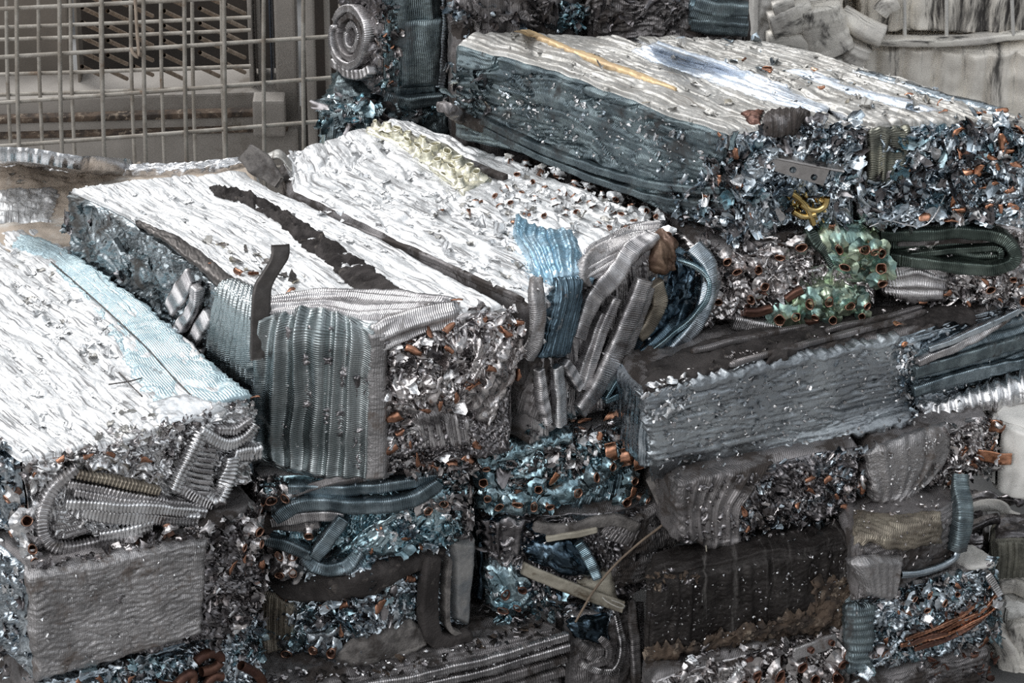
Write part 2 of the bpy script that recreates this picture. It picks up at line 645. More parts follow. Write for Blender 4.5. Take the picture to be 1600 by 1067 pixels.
def sweep(pts, n, ws, hs, side, m, name, parent, sec=14, ring_p=.0024, ring_a=.0006, flat=2.6, seed=0, smooth=True, groove=.3):
    """a folded fin strip: super-elliptical section along a line, ribbed by the fins that cross it"""
    P = smoothline(pts, n)
    L = plen(P)
    if ring_p:
        n = max(12, int(L / ring_p * 4))
        P = smoothline(pts, n)
    T = np.gradient(P, axis=0)
    T /= np.linalg.norm(T, axis=1)[:, None] + 1e-9
    S = resample(np.asarray(side, float), n) if np.ndim(side) == 2 else np.repeat(np.asarray(side, float)[None], n, 0)
    Bn = np.cross(T, S)
    Bn /= np.linalg.norm(Bn, axis=1)[:, None] + 1e-9
    S = np.cross(Bn, T)
    t = np.linspace(0, 1, n)
    W = np.interp(t, np.linspace(0, 1, len(ws)), ws)
    H = np.interp(t, np.linspace(0, 1, len(hs)), hs)
    s = t * L
    rip = ring_a * np.sin(2 * np.pi * s / ring_p + 1.2 * pn(s / .02, seed)) if ring_p else np.zeros(n)
    a = np.linspace(0, 2 * np.pi, sec, endpoint=False)
    ca, sa = np.cos(a), np.sin(a)
    e = 2 / flat
    ca, sa = np.sign(ca) * np.abs(ca) ** e, np.sign(sa) * np.abs(sa) ** e
    env = np.ones(n)
    env[:1] = env[-1:] = .6
    wob = 1 + .10 * pn(s / .03, 3.1 + seed) + .05 * pn(s / .008, 7.7 + seed)
    skew = .25 * np.sin(2 * np.pi * s / ring_p)[:, None] if ring_p else 0
    gv = 1 - groove * np.exp(-(ca / .42) ** 2)
    sa = sa * gv
    X = (W * wob * env)[:, None] * ca[None] + rip[:, None] * ca[None] * 1.2
    Y = (H * wob * env)[:, None] * sa[None] + rip[:, None] * sa[None]
    G = P[:, None] + S[:, None] * X[..., None] + Bn[:, None] * Y[..., None]
    G += vecnoise(G, .0015, .03)
    V = G.reshape(-1, 3)
    i = np.arange(n - 1)[:, None] * sec
    j = np.arange(sec)[None]
    F = np.stack([i + j, i + (j + 1) % sec, i + sec + (j + 1) % sec, i + sec + j], -1).reshape(-1, 4)
    V = np.vstack([V, P[:1], P[-1:]])
    c0, c1 = n * sec, n * sec + 1
    q = np.arange(0, sec)
    cap = np.vstack([np.stack([np.full(sec, c0), (q + 1) % sec, q, q], -1)[:, :4]])
    F3a = np.stack([np.full(sec // 2, c0), (2 * np.arange(sec // 2) + 2) % sec, 2 * np.arange(sec // 2) + 1, 2 * np.arange(sec // 2)], -1)
    F3b = np.stack([np.full(sec // 2, c1), (n - 1) * sec + 2 * np.arange(sec // 2), (n - 1) * sec + 2 * np.arange(sec // 2) + 1, (n - 1) * sec + (2 * np.arange(sec // 2) + 2) % sec], -1)
    F = np.vstack([F, F3a, F3b])
    uv = np.vstack([np.stack([np.repeat(s[:, None], sec, 1), np.repeat((a * .01)[None], n, 0)], -1).reshape(-1, 2), [[0, 0]], [[L, 0]]])
    return emit(name, V, F, m, parent, smooth, uv)


def fold(B, px, w, h, m, lift=.006, ring_p=.0023, ring_a=.00038, flat=3.4, name='fin_fold', sec=18, seed=0, groove=.32):
    """fin strip along photograph points px; w half width across the view, h half depth (may be lists)"""
    pts, ns = [], []
    q = resample(px, max(len(px), 6))
    for a in q:
        p, n = hit(B, a[0], a[1], lift)
        pts.append(p)
        ns.append(n)
    ns = np.array(ns)
    for _ in range(3):
        ns[1:-1] = (ns[:-2] + ns[1:-1] * 2 + ns[2:]) / 4
    pts = np.array(pts)
    T = np.gradient(pts, axis=0)
    side = np.cross(ns, T)
    side /= np.linalg.norm(side, axis=1)[:, None] + 1e-9
    ws = w if isinstance(w, (list, tuple)) else [w * 1.0, w * 1.14, w * 1.14, w * 1.0]
    hs = h if isinstance(h, (list, tuple)) else [h]
    return sweep(pts, 40, ws, hs, side, m, name, B.root, sec, ring_p, ring_a, flat, seed=seed, groove=groove)


def pip(poly, x, y):
    r = False
    n = len(poly)
    for i in range(n):
        x0, y0 = poly[i]
        x1, y1 = poly[(i + 1) % n]
        if (y0 > y) != (y1 > y) and x < (x1 - x0) * (y - y0) / (y1 - y0) + x0:
            r = not r
    return r


def inside_points(poly, n, rng):
    xs, ys = [p[0] for p in poly], [p[1] for p in poly]
    out = []
    tries = 0
    while len(out) < n and tries < n * 30:
        x, y = rng.uniform(min(xs), max(xs)), rng.uniform(min(ys), max(ys))
        tries += 1
        if pip(poly, x, y):
            out.append((x, y))
    return out


FLK = .5


def flakes(B, poly, n, size, mats, name='crushed_foil', tilt=(.1, 1.0), lift=(-.002, .006), wts=None, aspect=(.28, .75), bend=.6, seed=1, align=None, k=6, smooth=True, dirv=None, grain=.45):
    """torn, bent scraps of foil crowded over a region of the block"""
    rng = np.random.default_rng(seed)
    pts = inside_points(poly, int(n * FLK), rng)
    n = len(pts)
    P, N = np.zeros((n, 3)), np.zeros((n, 3))
    for i, (x, y) in enumerate(pts):
        P[i], N[i] = hit(B, x, y)
    P += N * (lift[0] + (lift[1] - lift[0]) * rng.uniform(0, 1, n) ** 1.6 * .8)[:, None]
    # a random frame tipped away from the normal
    e1 = np.cross(np.broadcast_to([.1, .2, .97], (n, 3)), N) + 1e-6
    e1 /= np.linalg.norm(e1, axis=1)[:, None]
    e2 = np.cross(N, e1)
    gr = 3.2 * pn(P[:, 0] * 16 + seed, P[:, 1] * 16, P[:, 2] * 16) + rng.normal(size=n) * grain
    t1 = e1 * np.cos(gr)[:, None] + e2 * np.sin(gr)[:, None]
    if dirv is not None:
        dv = np.asarray(dirv, float)
        t1 = dv[None] + .5 * t1
        t1 -= N * np.sum(t1 * N, 1)[:, None]
        t1 /= np.linalg.norm(t1, axis=1)[:, None]
    t2 = np.cross(N, t1)
    th = rng.uniform(tilt[0], tilt[1], n)[:, None]
    A = t1
    Bv = t2 * np.cos(th) + N * np.sin(th)
    C = np.cross(A, Bv)
    sa = rng.uniform(size[0], size[1], n)
    sb = sa * rng.uniform(aspect[0], aspect[1], n)
    g = np.linspace(-.5, .5, k)
    a, b = np.meshgrid(g, g)
    a, b = a.ravel(), b.ravel()
    jit = rng.normal(scale=.065, size=(2, n, k * k))
    q = rng.uniform(.1, 1.3, (n, 1))
    aa, bb = a[None] * np.sqrt(np.maximum(1 - q * b[None] ** 2 * 1.9, .03)) + jit[0], b[None] * np.sqrt(np.maximum(1 - q * a[None] ** 2 * 1.9, .03)) + jit[1]
    c = rng.normal(size=(3, n, 1)) * bend * 1.25
    crease = rng.uniform(-.25, .25, (n, 1))
    ang = rng.uniform(0, np.pi, (n, 1))
    lin = a[None] * np.cos(ang) + b[None] * np.sin(ang)
    z = c[0] * a[None] ** 2 * 1.6 + c[1] * b[None] ** 2 * 1.6 + c[2] * a[None] * b[None] + rng.normal(size=(n, 1)) * 1.0 * np.abs(lin - crease) + rng.normal(scale=.05, size=(n, k * k))
    V = P[:, None] + A[:, None] * (aa * sa[:, None])[..., None] + Bv[:, None] * (bb * sb[:, None])[..., None] + C[:, None] * (z * np.minimum(sa, sb)[:, None])[..., None]
    F = (gridF(k, k)[None] + (np.arange(n) * k * k)[:, None, None]).reshape(-1, 4)
    ms = list(mats)
    pr = np.array(wts if wts else [1] * len(ms), float)
    idx = rng.choice(len(ms), n, p=pr / pr.sum())
    fm = np.repeat(idx, (k - 1) ** 2)
    uv = np.tile(np.stack([a, b], -1), (n, 1)) * .02
    o = emit(name, V.reshape(-1, 3), F, ms, B.root, smooth, uv, fm)
    o['kind'] = 'stuff'
    return o


# ---- copper tube ends
def lathe(prof, n, sq=(1, 1), dent=0.0, seed=0, ragged=0.0):
    a = np.linspace(0, 2 * np.pi, n, endpoint=False)
    r = np.array([p[0] for p in prof])
    z = np.array([p[1] for p in prof])
    k = 1 + dent * pn(np.cos(a) * 1.3 + seed, np.sin(a) * 1.3, seed)
    X = r[:, None] * (np.cos(a) * k * sq[0])[None]
    Y = r[:, None] * (np.sin(a) * k * sq[1])[None]
    Z = np.repeat(z[:, None], n, 1)
    if ragged:
        w = np.linspace(0, 1, len(prof))[:, None]
        Z = Z + ragged * w * pn(np.cos(a) * 2.3 + seed, np.sin(a) * 2.3, seed + 4)[None]
        q = 1 + .3 * w * pn(np.cos(a) * 1.7 + seed, np.sin(a) * 1.7, seed + 8)[None]
        X, Y = X * q, Y * q
    V = np.stack([X, Y, Z], -1).reshape(-1, 3)
    m = len(prof)
    i = np.arange(m - 1)[:, None] * n
    j = np.arange(n)[None]
    F = np.stack([i + j, i + (j + 1) % n, i + n + (j + 1) % n, i + n + j], -1).reshape(-1, 4)
    return V, F


TUBES = {}


def glints(B, poly, n, m, seed, lift=(.003, .009), size=(.002, .006)):
    """small bright flakes added to imitate glints on the faces"""
    o = flakes(B, poly, int(n / FLK), size, [m], name='glint_flakes', seed=seed, lift=lift, tilt=(.1, 1.0), k=4)
    return o


def tube_mesh(k, m, cm):
    key = (k, m.name, cm.name if cm else '')
    if key in TUBES:
        return TUBES[key]
    sq = [(1, 1), (1.12, .82), (.85, 1.1), (1.2, .7), (1, .93)][k % 5]
    ro, ri = .0056, .0044
    V, F = lathe([(ro * .96, -.014), (ro, .0), (ro * 1.03, .0042), (ro * .97, .0052), (ri * 1.05, .0050), (ri, .003), (ri, -.008), (ri * .7, -.012), (.0002, -.0125)], 18, sq, .22, k * 3.1)
    me = bpy.data.meshes.new('copper_tube')
    me.from_pydata([tuple(v) for v in V], [], [tuple(int(i) for i in f) for f in F])
    me.polygons.foreach_set('use_smooth', [True] * len(me.polygons))
    me.materials.append(m)
    mc = None
    if cm:
        V, F = lathe([(ro * 1.02, .0036), (ro * 1.10, .003), (ro * 1.18, .001), (ro * 1.4, -.0015), (ro * 1.9, -.003), (ro * 2.4, -.0045)], 20, sq, .2, k * 5.3, .004)
        mc = bpy.data.meshes.new('collar')
        mc.from_pydata([tuple(v) for v in V], [], [tuple(int(i) for i in f) for f in F])
        mc.polygons.foreach_set('use_smooth', [True] * len(mc.polygons))
        mc.materials.append(cm)
    TUBES[key] = (me, mc)
    return TUBES[key]


def tubes(B, spots, m, cm=None, lift=.004, tilt=.35, seed=3, scale=1.0, axis=None):
    """one hollow copper tube end per spot, each with the flared collar of the foil it was drawn through"""
    rng = np.random.default_rng(seed)
    for i, s in enumerate(spots):
        k = int(rng.integers(0, 5))
        me, mc = tube_mesh(k, m, cm)
        p, n = hit(B, s[0], s[1], lift)
        z = (np.asarray(axis, float) if axis is not None else n) + rng.normal(size=3) * tilt * .5
        z = z / np.linalg.norm(z)
        x = np.cross(z, rng.normal(size=3))
        x /= np.linalg.norm(x)
        y = np.cross(z, x)
        sc = scale * (s[2] if len(s) > 2 else 1.0) * rng.uniform(.88, 1.12)
        M = Matrix(((x[0] * sc, y[0] * sc, z[0] * sc, p[0]), (x[1] * sc, y[1] * sc, z[1] * sc, p[1]), (x[2] * sc, y[2] * sc, z[2] * sc, p[2]), (0, 0, 0, 1)))
        M = Matrix.Translation(-Vector(B.root['_at'])) @ M
        o = bpy.data.objects.new('copper_tube', me)
        COL.objects.link(o)
        o.parent = B.root
        o.matrix_local = M
        if mc:
            c = bpy.data.objects.new('collar', mc)
            COL.objects.link(c)
            c.parent = o


def scraps(B, spots, m, size=.014, seed=5, lift=.004, name='copper_scrap', tilt=(.2, 1.2)):
    """torn curls of copper tube, each a part of its own"""
    rng = np.random.default_rng(seed)
    for s in spots:
        p, n = hit(B, s[0], s[1], lift)
        t = np.cross(n, rng.normal(size=3))
        t /= np.linalg.norm(t)
        b = np.cross(n, t)
        th = rng.uniform(*tilt)
        b2, n2 = b * math.cos(th) + n * math.sin(th), n * math.cos(th) - b * math.sin(th)
        sz = size * (s[2] if len(s) > 2 else 1) * rng.uniform(.75, 1.25)
        g = np.linspace(-.5, .5, 9)
        u, v = np.meshgrid(g, g)
        sh = rng.uniform(-.3, .3)
        v = v * (.95 - .9 * np.abs(u + sh)) * rng.uniform(.6, 1.1) + .10 * pn(u * 3 + s[0], v * 3, s[1]) + rng.normal() * .5 * u * u
        R = rng.uniform(.22, .5)
        an = v / R + rng.normal() * .5 * u
        X, Y, Z = u, R * np.sin(an), R * (np.cos(an) - 1) + .25 * u * u * rng.normal() + .05 * pn(u * 3 + s[0], v * 3, 1.0)
        G = p + sz * (t * X[..., None] + b2 * Y[..., None] + n2 * Z[..., None])
        T = .0007 * np.sign(n2 @ n + .01)
        G2 = G - n2 * T
        Fq = gridF(9, 9)
        ring = np.concatenate([np.arange(9), np.arange(1, 9) * 9 + 8, 72 + np.arange(7, -1, -1), np.arange(7, 0, -1) * 9])
        k = np.arange(len(ring))
        rf = np.stack([ring, 81 + ring, 81 + np.roll(ring, -1), np.roll(ring, -1)], -1)
        emit(name, np.vstack([G.reshape(-1, 3), G2.reshape(-1, 3)]), np.vstack([Fq, Fq[:, ::-1] + 81, rf]), m, B.root, True)


def ribbon(pts, sides, thick, m, name, parent=None, n=60, w=None, loc=None, amp=.001, seed=0, nz=None, sec=8):
    """a bent flat strip with thickness: centre line, half-width vectors"""
    P = smoothline(pts, n)
    S = smoothline(sides, n)
    T = np.gradient(P, axis=0)
    T /= np.linalg.norm(T, axis=1)[:, None] + 1e-9
    Nn = np.cross(T, S)
    Nn /= np.linalg.norm(Nn, axis=1)[:, None] + 1e-9
    h = thick / 2
    prof = []
    for a in np.linspace(-1, 1, sec):
        prof.append((a, h))
    for a in np.linspace(1, -1, sec):
        prof.append((a, -h))
    pr = np.array(prof)
    k = len(pr)
    G = P[:, None] + S[:, None] * pr[None, :, :1] + Nn[:, None] * pr[None, :, 1:]
    if amp:
        L = np.linspace(0, plen(P), n)
        G = G + vecnoise(G, amp, .02) + Nn[:, None] * (amp * pn(L[:, None] / .012, pr[None, :, 0] * 1.5, seed))[..., None]
    i = np.arange(n - 1)[:, None] * k
    j = np.arange(k)[None]
    F = np.stack([i + j, i + (j + 1) % k, i + k + (j + 1) % k, i + k + j], -1).reshape(-1, 4)
    c = []
    for a in range(sec - 1):
        c.append((a, a + 1, k - 2 - a, k - 1 - a))
        o = (n - 1) * k
        c.append((o + a, o + k - 1 - a, o + k - 2 - a, o + a + 1))
    F = np.vstack([F, np.array(c)])
    s = np.linspace(0, plen(P), n)
    uv = np.stack([np.repeat(s[:, None], k, 1), np.repeat((pr[:, 0] * .01)[None], n, 0)], -1).reshape(-1, 2)
    return emit(name, G.reshape(-1, 3), F[:, ::-1], m, parent, True, uv, loc=loc)


def wire(pts, r, m, name, parent=None, n=40, sec=7, it=2, loc=None, r2=None):
    P = smoothline(pts, n, it) if it else resample(pts, n)
    T = np.gradient(P, axis=0)
    T /= np.linalg.norm(T, axis=1)[:, None] + 1e-9
    ref = np.array([.3, .2, .93])
    S = np.cross(T, ref)
    S /= np.linalg.norm(S, axis=1)[:, None] + 1e-9
    Bn = np.cross(T, S)
    a = np.linspace(0, 2 * np.pi, sec, endpoint=False)
    R = np.interp(np.linspace(0, 1, n), [0, 1], [r, r2 or r])[:, None, None]
    G = P[:, None] + R * (S[:, None] * np.cos(a)[None, :, None] + Bn[:, None] * np.sin(a)[None, :, None])
    i = np.arange(n - 1)[:, None] * sec
    j = np.arange(sec)[None]
    F = np.stack([i + j, i + (j + 1) % sec, i + sec + (j + 1) % sec, i + sec + j], -1).reshape(-1, 4)
    V = np.vstack([G.reshape(-1, 3), P[:1], P[-1:]])
    q = np.arange(sec)
    F = np.vstack([F, np.stack([np.full(sec, n * sec), (q + 1) % sec, q, np.full(sec, n * sec)], -1)[:0]])
    o = emit(name, V[:-2], F, m, parent, True, loc=loc)
    return o


def boxmesh(c, s, rot=0.0, bev=.0, ax=None):
    """8-corner box with chamfered edges left to the caller; returns V, F"""
    x, y, z = np.array(s) / 2
    V = np.array([(-x, -y, -z), (x, -y, -z), (x, y, -z), (-x, y, -z), (-x, -y, z), (x, -y, z), (x, y, z), (-x, y, z)])
    if rot:
        ct, st_ = math.cos(rot), math.sin(rot)
        V = np.stack([V[:, 0] * ct - V[:, 1] * st_, V[:, 0] * st_ + V[:, 1] * ct, V[:, 2]], 1)
    F = np.array([(0, 3, 2, 1), (4, 5, 6, 7), (0, 1, 5, 4), (1, 2, 6, 5), (2, 3, 7, 6), (3, 0, 4, 7)])
    return V + np.array(c), F


def boxes(lst):
    Vs, Fs, o = [], [], 0
    for b in lst:
        V, F = boxmesh(*b)
        Vs.append(V)
        Fs.append(F + o)
        o += 8
    return np.vstack(Vs), np.vstack(Fs)
# ------------------------------------------------------------------ palette
ALU = mat('aluminium', (.74, .74, .75), .26, col2=(.52, .51, .51), bump=.35, bscale=160, dirt=(.10, .085, .075), dirt_amt=.36, dirt_scale=26)
ALU_TOP = mat('scraped_aluminium', (.88, .885, .89), .48, metallic=.75, col2=(.71, .715, .72), cscale=22, bump=.45, bscale=170, dirt=(.22, .215, .215), dirt_amt=.445,
              dirt_scale=1.0, dirt_stretch=(240, 15))
ALU_TOPX = mat('scraped_aluminium_grey', (.45, .44, .42), .5, metallic=.7, col2=(.35, .34, .32), cscale=22, bump=.45, bscale=170, dirt=(.22, .20, .18), dirt_amt=.415,
               dirt_scale=1.0, dirt_stretch=(190, 12))
ALU_FIN = mat('aluminium_fins', (.60, .58, .58), .36, col2=(.38, .365, .37), fin=.0026, fin_dir='X', fin_str=.55, bump=.3, dirt=(.09, .075, .065), dirt_amt=.36, dirt_scale=22)
GREY_FIN = mat('grey_fin_pack', (.41, .395, .395), .44, metallic=.92, col2=(.27, .26, .26), cscale=18, bump=.8, bscale=260, dirt=(.12, .10, .09), dirt_amt=.42, dirt_scale=26, fin=.0022, fin_dir='X', fin_str=.25)
DARK_FIN = mat('dark_dusty_fins', (.31, .29, .29), .5, metallic=.85, col2=(.18, .17, .17), cscale=16, fin=.0024, fin_dir='X', fin_str=.5, bump=.4, dirt=(.045, .036, .032), dirt_amt=.48, dirt_scale=18)
BLUE = mat('blue_coated_foil', (.38, .49, .53), .2, metallic=.95, col2=(.21, .31, .35), bump=.3, bscale=90)
BLUE_FIN = mat('blue_coated_fins', (.33, .43, .48), .32, metallic=.95, col2=(.18, .26, .30), fin=.0025, fin_dir='X', fin_str=.55, bump=.2, dirt=(.06, .06, .06), dirt_amt=.36, dirt_scale=20)
DEEP_BLUE = mat('deep_blue_foil', (.09, .13, .165), .15, metallic=.95, col2=(.035, .055, .075), bump=.2, bscale=60)
TEAL_DARK = mat('dark_teal_fins', (.23, .28, .295), .40, metallic=.95, col2=(.12, .15, .165), fin=.0024, fin_dir='X', fin_str=.5, bump=.3, dirt=(.05, .05, .05), dirt_amt=.4, dirt_scale=16)
PALE_BLUE = mat('pale_blue_fins', (.56, .69, .73), .45, metallic=.7, col2=(.44, .56, .61), fin=.0022, fin_dir='Y', fin_str=.4, bump=.4, bscale=170, dirt=(.25, .25, .25), dirt_amt=.33, dirt_scale=24)
GREEN = mat('green_lacquered_foil', (.50, .58, .43), .28, metallic=.9, col2=(.24, .36, .33), bump=.3, bscale=90, dirt=(.12, .11, .09), dirt_amt=.34, dirt_scale=40)
GREEN_FIN = mat('green_black_fins', (.14, .17, .15), .35, metallic=.9, col2=(.07, .09, .08), fin=.0025, fin_dir='X', fin_str=.6, bump=.2)
WARM = mat('warm_grey_foil', (.63, .595, .59), .22, col2=(.39, .365, .36), bump=.3, bscale=120, dirt=(.13, .08, .06), dirt_amt=.36, dirt_scale=40)
DARK_FOIL = mat('dark_foil', (.27, .255, .26), .25, metallic=.95, col2=(.14, .13, .135), bump=.3, bscale=120, dirt=(.04, .03, .026), dirt_amt=.4, dirt_scale=30)
STEEL_BLUE = mat('steel_blue_foil', (.54, .59, .63), .22, col2=(.32, .37, .41), bump=.3, bscale=110, dirt=(.07, .07, .07), dirt_amt=.34, dirt_scale=32)
COPPER = mat('copper', (.50, .255, .165), .33, metallic=.95, col2=(.20, .10, .065), bump=.2, bscale=120, dirt=(.08, .035, .02), dirt_amt=.36, dirt_scale=60)
COPPER_BRIGHT = mat('bright_copper', (.68, .35, .23), .28, metallic=.95, col2=(.40, .19, .11), bump=.2, bscale=120)
BROWN_COPPER = mat('brown_copper', (.17, .085, .06), .45, metallic=.7, col2=(.09, .045, .035), bump=.2)
BRASS = mat('brass', (.72, .55, .26), .25, col2=(.5, .36, .14), bump=.15)
FOAM = mat('dark_foam', (.062, .055, .053), .95, metallic=0, col2=(.033, .029, .028), bump=1.0, bscale=420, spec=.15, dirt=(.12, .105, .095), dirt_amt=.36, dirt_scale=60)
DIRT_BLOCK = mat('black_brown_grime', (.034, .029, .027), .5, metallic=.5, col2=(.014, .011, .010), cscale=24, bump=.9, bscale=240, dirt=(.085, .077, .072), dirt_amt=.38, dirt_scale=1.0, dirt_stretch=(70, 5), spec=.5)
SIDE_FOIL = mat('grey_blue_side_foil', (.34, .38, .40), .26, metallic=.95, col2=(.17, .19, .20), bump=.4, bscale=150, dirt=(.08, .075, .07), dirt_amt=.40, dirt_scale=22)
DUST_TOP = mat('brown_dusty_top', (.52, .44, .365), .85, metallic=.1, col2=(.40, .335, .275), cscale=12, bump=.4, dirt=(.55, .52, .48), dirt_amt=.4, dirt_scale=10)
PLATE = mat('grey_plate', (.40, .38, .37), .45, metallic=.9, col2=(.32, .30, .29), bump=.15)
TAN = mat('tan_strip', (.36, .33, .27), .7, metallic=.1, col2=(.25, .225, .18), bump=.3, dirt=(.10, .075, .05), dirt_amt=.38, dirt_scale=28)
TAN_FIN = mat('tan_fins', (.38, .335, .27), .46, metallic=.8, col2=(.22, .19, .155), fin=.0024, fin_dir='X', fin_str=.6, bump=.3, dirt=(.10, .07, .05), dirt_amt=.36, dirt_scale=24)
PALE = mat('pale_aluminium', (.90, .85, .77), .55, metallic=.15, col2=(.76, .71, .64), cscale=8, bump=.3, bscale=60, dirt=(.08, .075, .07), dirt_amt=.40, dirt_scale=1.0, dirt_stretch=(26, 4))
PALE_GREY = mat('pale_grey_sheet', (.72, .70, .665), .6, metallic=.15, col2=(.58, .56, .53), cscale=10, bump=.3, bscale=60, dirt=(.12, .11, .10), dirt_amt=.36, dirt_scale=12)
PALE_SHEET = mat('pale_lavender_sheet', (.80, .85, .92), .4, metallic=.8, col2=(.62, .69, .78), bump=.4, bscale=170, dirt=(.30, .31, .33), dirt_amt=.42, dirt_scale=1.0, dirt_stretch=(14, 200))
PALE_GRIMY = mat('grimy_pale_aluminium', (.88, .83, .75), .5, metallic=.2, col2=(.72, .675, .61), cscale=8, bump=.3, bscale=60, dirt=(.055, .05, .048), dirt_amt=.47, dirt_scale=1.0, dirt_stretch=(30, 3.5))
OLIVE = mat('olive_grey_fins', (.25, .24, .20), .6, metallic=.5, col2=(.16, .155, .13), fin=.004, fin_dir='X', fin_str=.5, bump=.4)
OCHRE = mat('ochre_film', (.60, .44, .25), .55, metallic=.4, col2=(.48, .35, .21), bump=.3)

DARK_BLUE_FIN = mat('dark_blue_fins', (.13, .19, .235), .3, metallic=.95, col2=(.06, .09, .115), fin=.0025, fin_dir='X', fin_str=.5, bump=.3, dirt=(.16, .17, .18), dirt_amt=.38, dirt_scale=60)
ZIG_FIN = mat('grey_blue_fins', (.26, .315, .345), .32, metallic=.95, col2=(.12, .155, .175), fin=.0025, fin_dir='X', fin_str=.5, bump=.3, dirt=(.05, .05, .05), dirt_amt=.36, dirt_scale=24)
TUBE = mat('dull_copper_tube', (.38, .225, .165), .38, metallic=.95, col2=(.20, .115, .085), bump=.2, bscale=120, dirt=(.07, .04, .03), dirt_amt=.36, dirt_scale=60)
# ------------------------------------------------------------------ the bales
B = {}
G_ = 'pressed radiator bales'
B['L1'] = bale('scrap_bale', 'bale with white scraped top and pale blue edge panel, coiled fins on its end', -.09, -.213,
   [(-330, 440), (26, 722)], [(60, 345), (250, 480), (398, 612)],
   {'top': (st_strips(.0008, .010, 40, 1.5, .8, seed=1), ALU_TOP), 'front': (st_crush(seed=1), ALU), 'left': (st_crush(.018, .007, seed=2), STEEL_BLUE), 'right': (st_rough(), STEEL_BLUE), 'rest': (st_rough(), ALU)},
   front=[(200, 692), (280, 662)], group=G_)
B['L2'] = bale('scrap_bale', 'bale whose end is a flat grey wavy fin slab, under the coiled-fin bale', -.215, -.365,
   [(-300, 600), (36, 888)], [(250, 600), (412, 785)],
   {'front': (st_crush(seed=3), DARK_FOIL), 'left': (st_crush(.018, .007, seed=4), STEEL_BLUE), 'right': (st_rough(), DARK_FIN), 'rest': (st_rough(), DARK_FIN)}, front=[(320, 840)], group=G_)
B['L3'] = bale('scrap_bale', 'bale of teal foil with bent brown copper tubes, under the grey fin slab', -.367, -.60,
   [(-200, 800), (60, 1078)], [(300, 900), (415, 955)],
   {'top': (st_shards(.014, .005, 5), STEEL_BLUE), 'front': (st_crush(seed=5), STEEL_BLUE), 'rest': (st_rough(), DARK_FIN)}, front=[(200, 1040)], group=G_)
B['M1'] = bale('scrap_bale', 'bale with a dark foam strip across its white top and a pleated fin block end', 0, -.205,
   [(95, 290), (230, 360), (402, 486)], [(392, 260), (432, 292), (610, 372), (812, 480)],
   {'top': (st_strips(.0007, .010, 44, 1.5, .8, seed=7), ALU_TOP), 'left': (st_crush(.020, .0055, seed=3, an=.3), SIDE_FOIL), 'front': (st_crush(seed=8), DARK_FOIL), 'rest': (st_rough(), ALU)},  # dark foil on the front deepens the shaded void below the roll
   front=[(500, 500), (585, 508), (700, 492)], group=G_, back=[(240, 273)], lres=.0018)
B['M2'] = bale('scrap_bale', 'bale with tube-hole rows across its white top and a blue foil tongue', .002, -.203,
   [(434, 240), (450, 295), (640, 384), (828, 474)], [(650, 186), (850, 262), (1045, 342), (1056, 384)],
   {'top': (st_strips(.0012, .012, 20, 1.4, 1.5, seed=12), ALU_TOP), 'front': (st_pleats(.016, .004, seed=2), ALU_FIN), 'right': (st_rough(), DARK_FIN), 'rest': (st_rough(), DARK_FIN)},
   back=[(600, 182)], front=[(905, 430)], group=G_)
B['U1'] = bale('scrap_bale', 'long bale with an ochre streak on its pale top and layered dark blue-grey side', .145, .002,
   [(700, 62), (860, 106), (1020, 170), (1135, 208)], [(970, 54), (1180, 120), (1350, 196)],
   {'top': (st_strips(.0007, .009, 40, 1.4, .8, seed=17), ALU_TOPX), 'left': (st_strips(.0030, .0105, 14, .9, .35, seed=6), TEAL_DARK), 'front': (st_crush(seed=9), STEEL_BLUE), 'rest': (st_rough(), ALU)},
   back=[(735, 46)], front=[(1240, 196)], group=G_, lres=.0018)
B['U2'] = bale('scrap_bale', 'bale with copper scraps bristling from its crushed blue-grey end, by the pale bales', .146, .004,
   [(974, 52), (1190, 120), (1358, 196)], [(1180, 58), (1420, 118), (1660, 200)],
   {'top': (st_strips(.0011, .009, 30, 1.3, 1.1, seed=23), ALU_TOPX), 'front': (st_crush(seed=10), STEEL_BLUE), 'rest': (st_rough(), ALU)},
   front=[(1480, 190)], group=G_)
B['U0'] = bale('scrap_bale', 'upright dark teal bale with a rolled fin coil on its side, against the wire cage', .23, -.003,
   [(528, 88), (592, 162)], [(640, 60), (694, 152)],
   {'front': (st_pleats(.03, .002, seed=4), TEAL_DARK), 'left': (st_crush(.018, .007, seed=12), DARK_FOIL), 'rest': (st_rough(), TEAL_DARK)}, base_z=0, group=G_)
B['B0'] = bale('scrap_bale', 'teal foil bale under the upright bale with the rolled coil', -.008, -.60,
   [(520, 100), (497, 185)], [(700, 60), (724, 150)],
   {'top': (st_shards(.02, .006, 14), TEAL_DARK), 'front': (st_crush(seed=14), TEAL_DARK), 'left': (st_crush(.018, .007, seed=14), BLUE), 'rest': (st_rough(), TEAL_DARK)}, front=[(575, 192)], group=G_, res=.004)
B['R2a'] = bale('scrap_bale', 'bale end with a cluster of green foil tube mouths', -.002, -.115,
   [(930, 230), (1082, 384)], [(1250, 250), (1384, 362)],
   {'front': (st_crush(seed=15), WARM), 'left': (st_crush(.018, .007, seed=15), WARM), 'rest': (st_rough(), DARK_FIN)}, group=G_)
B['R2b'] = bale('scrap_bale', 'bale end with a long green-black fin loop above crushed grey fins', 0, -.113,
   [(1262, 250), (1390, 354)], [(1570, 250), (1670, 345)],
   {'front': (st_crush(seed=16), WARM), 'rest': (st_rough(), DARK_FIN)}, group=G_)
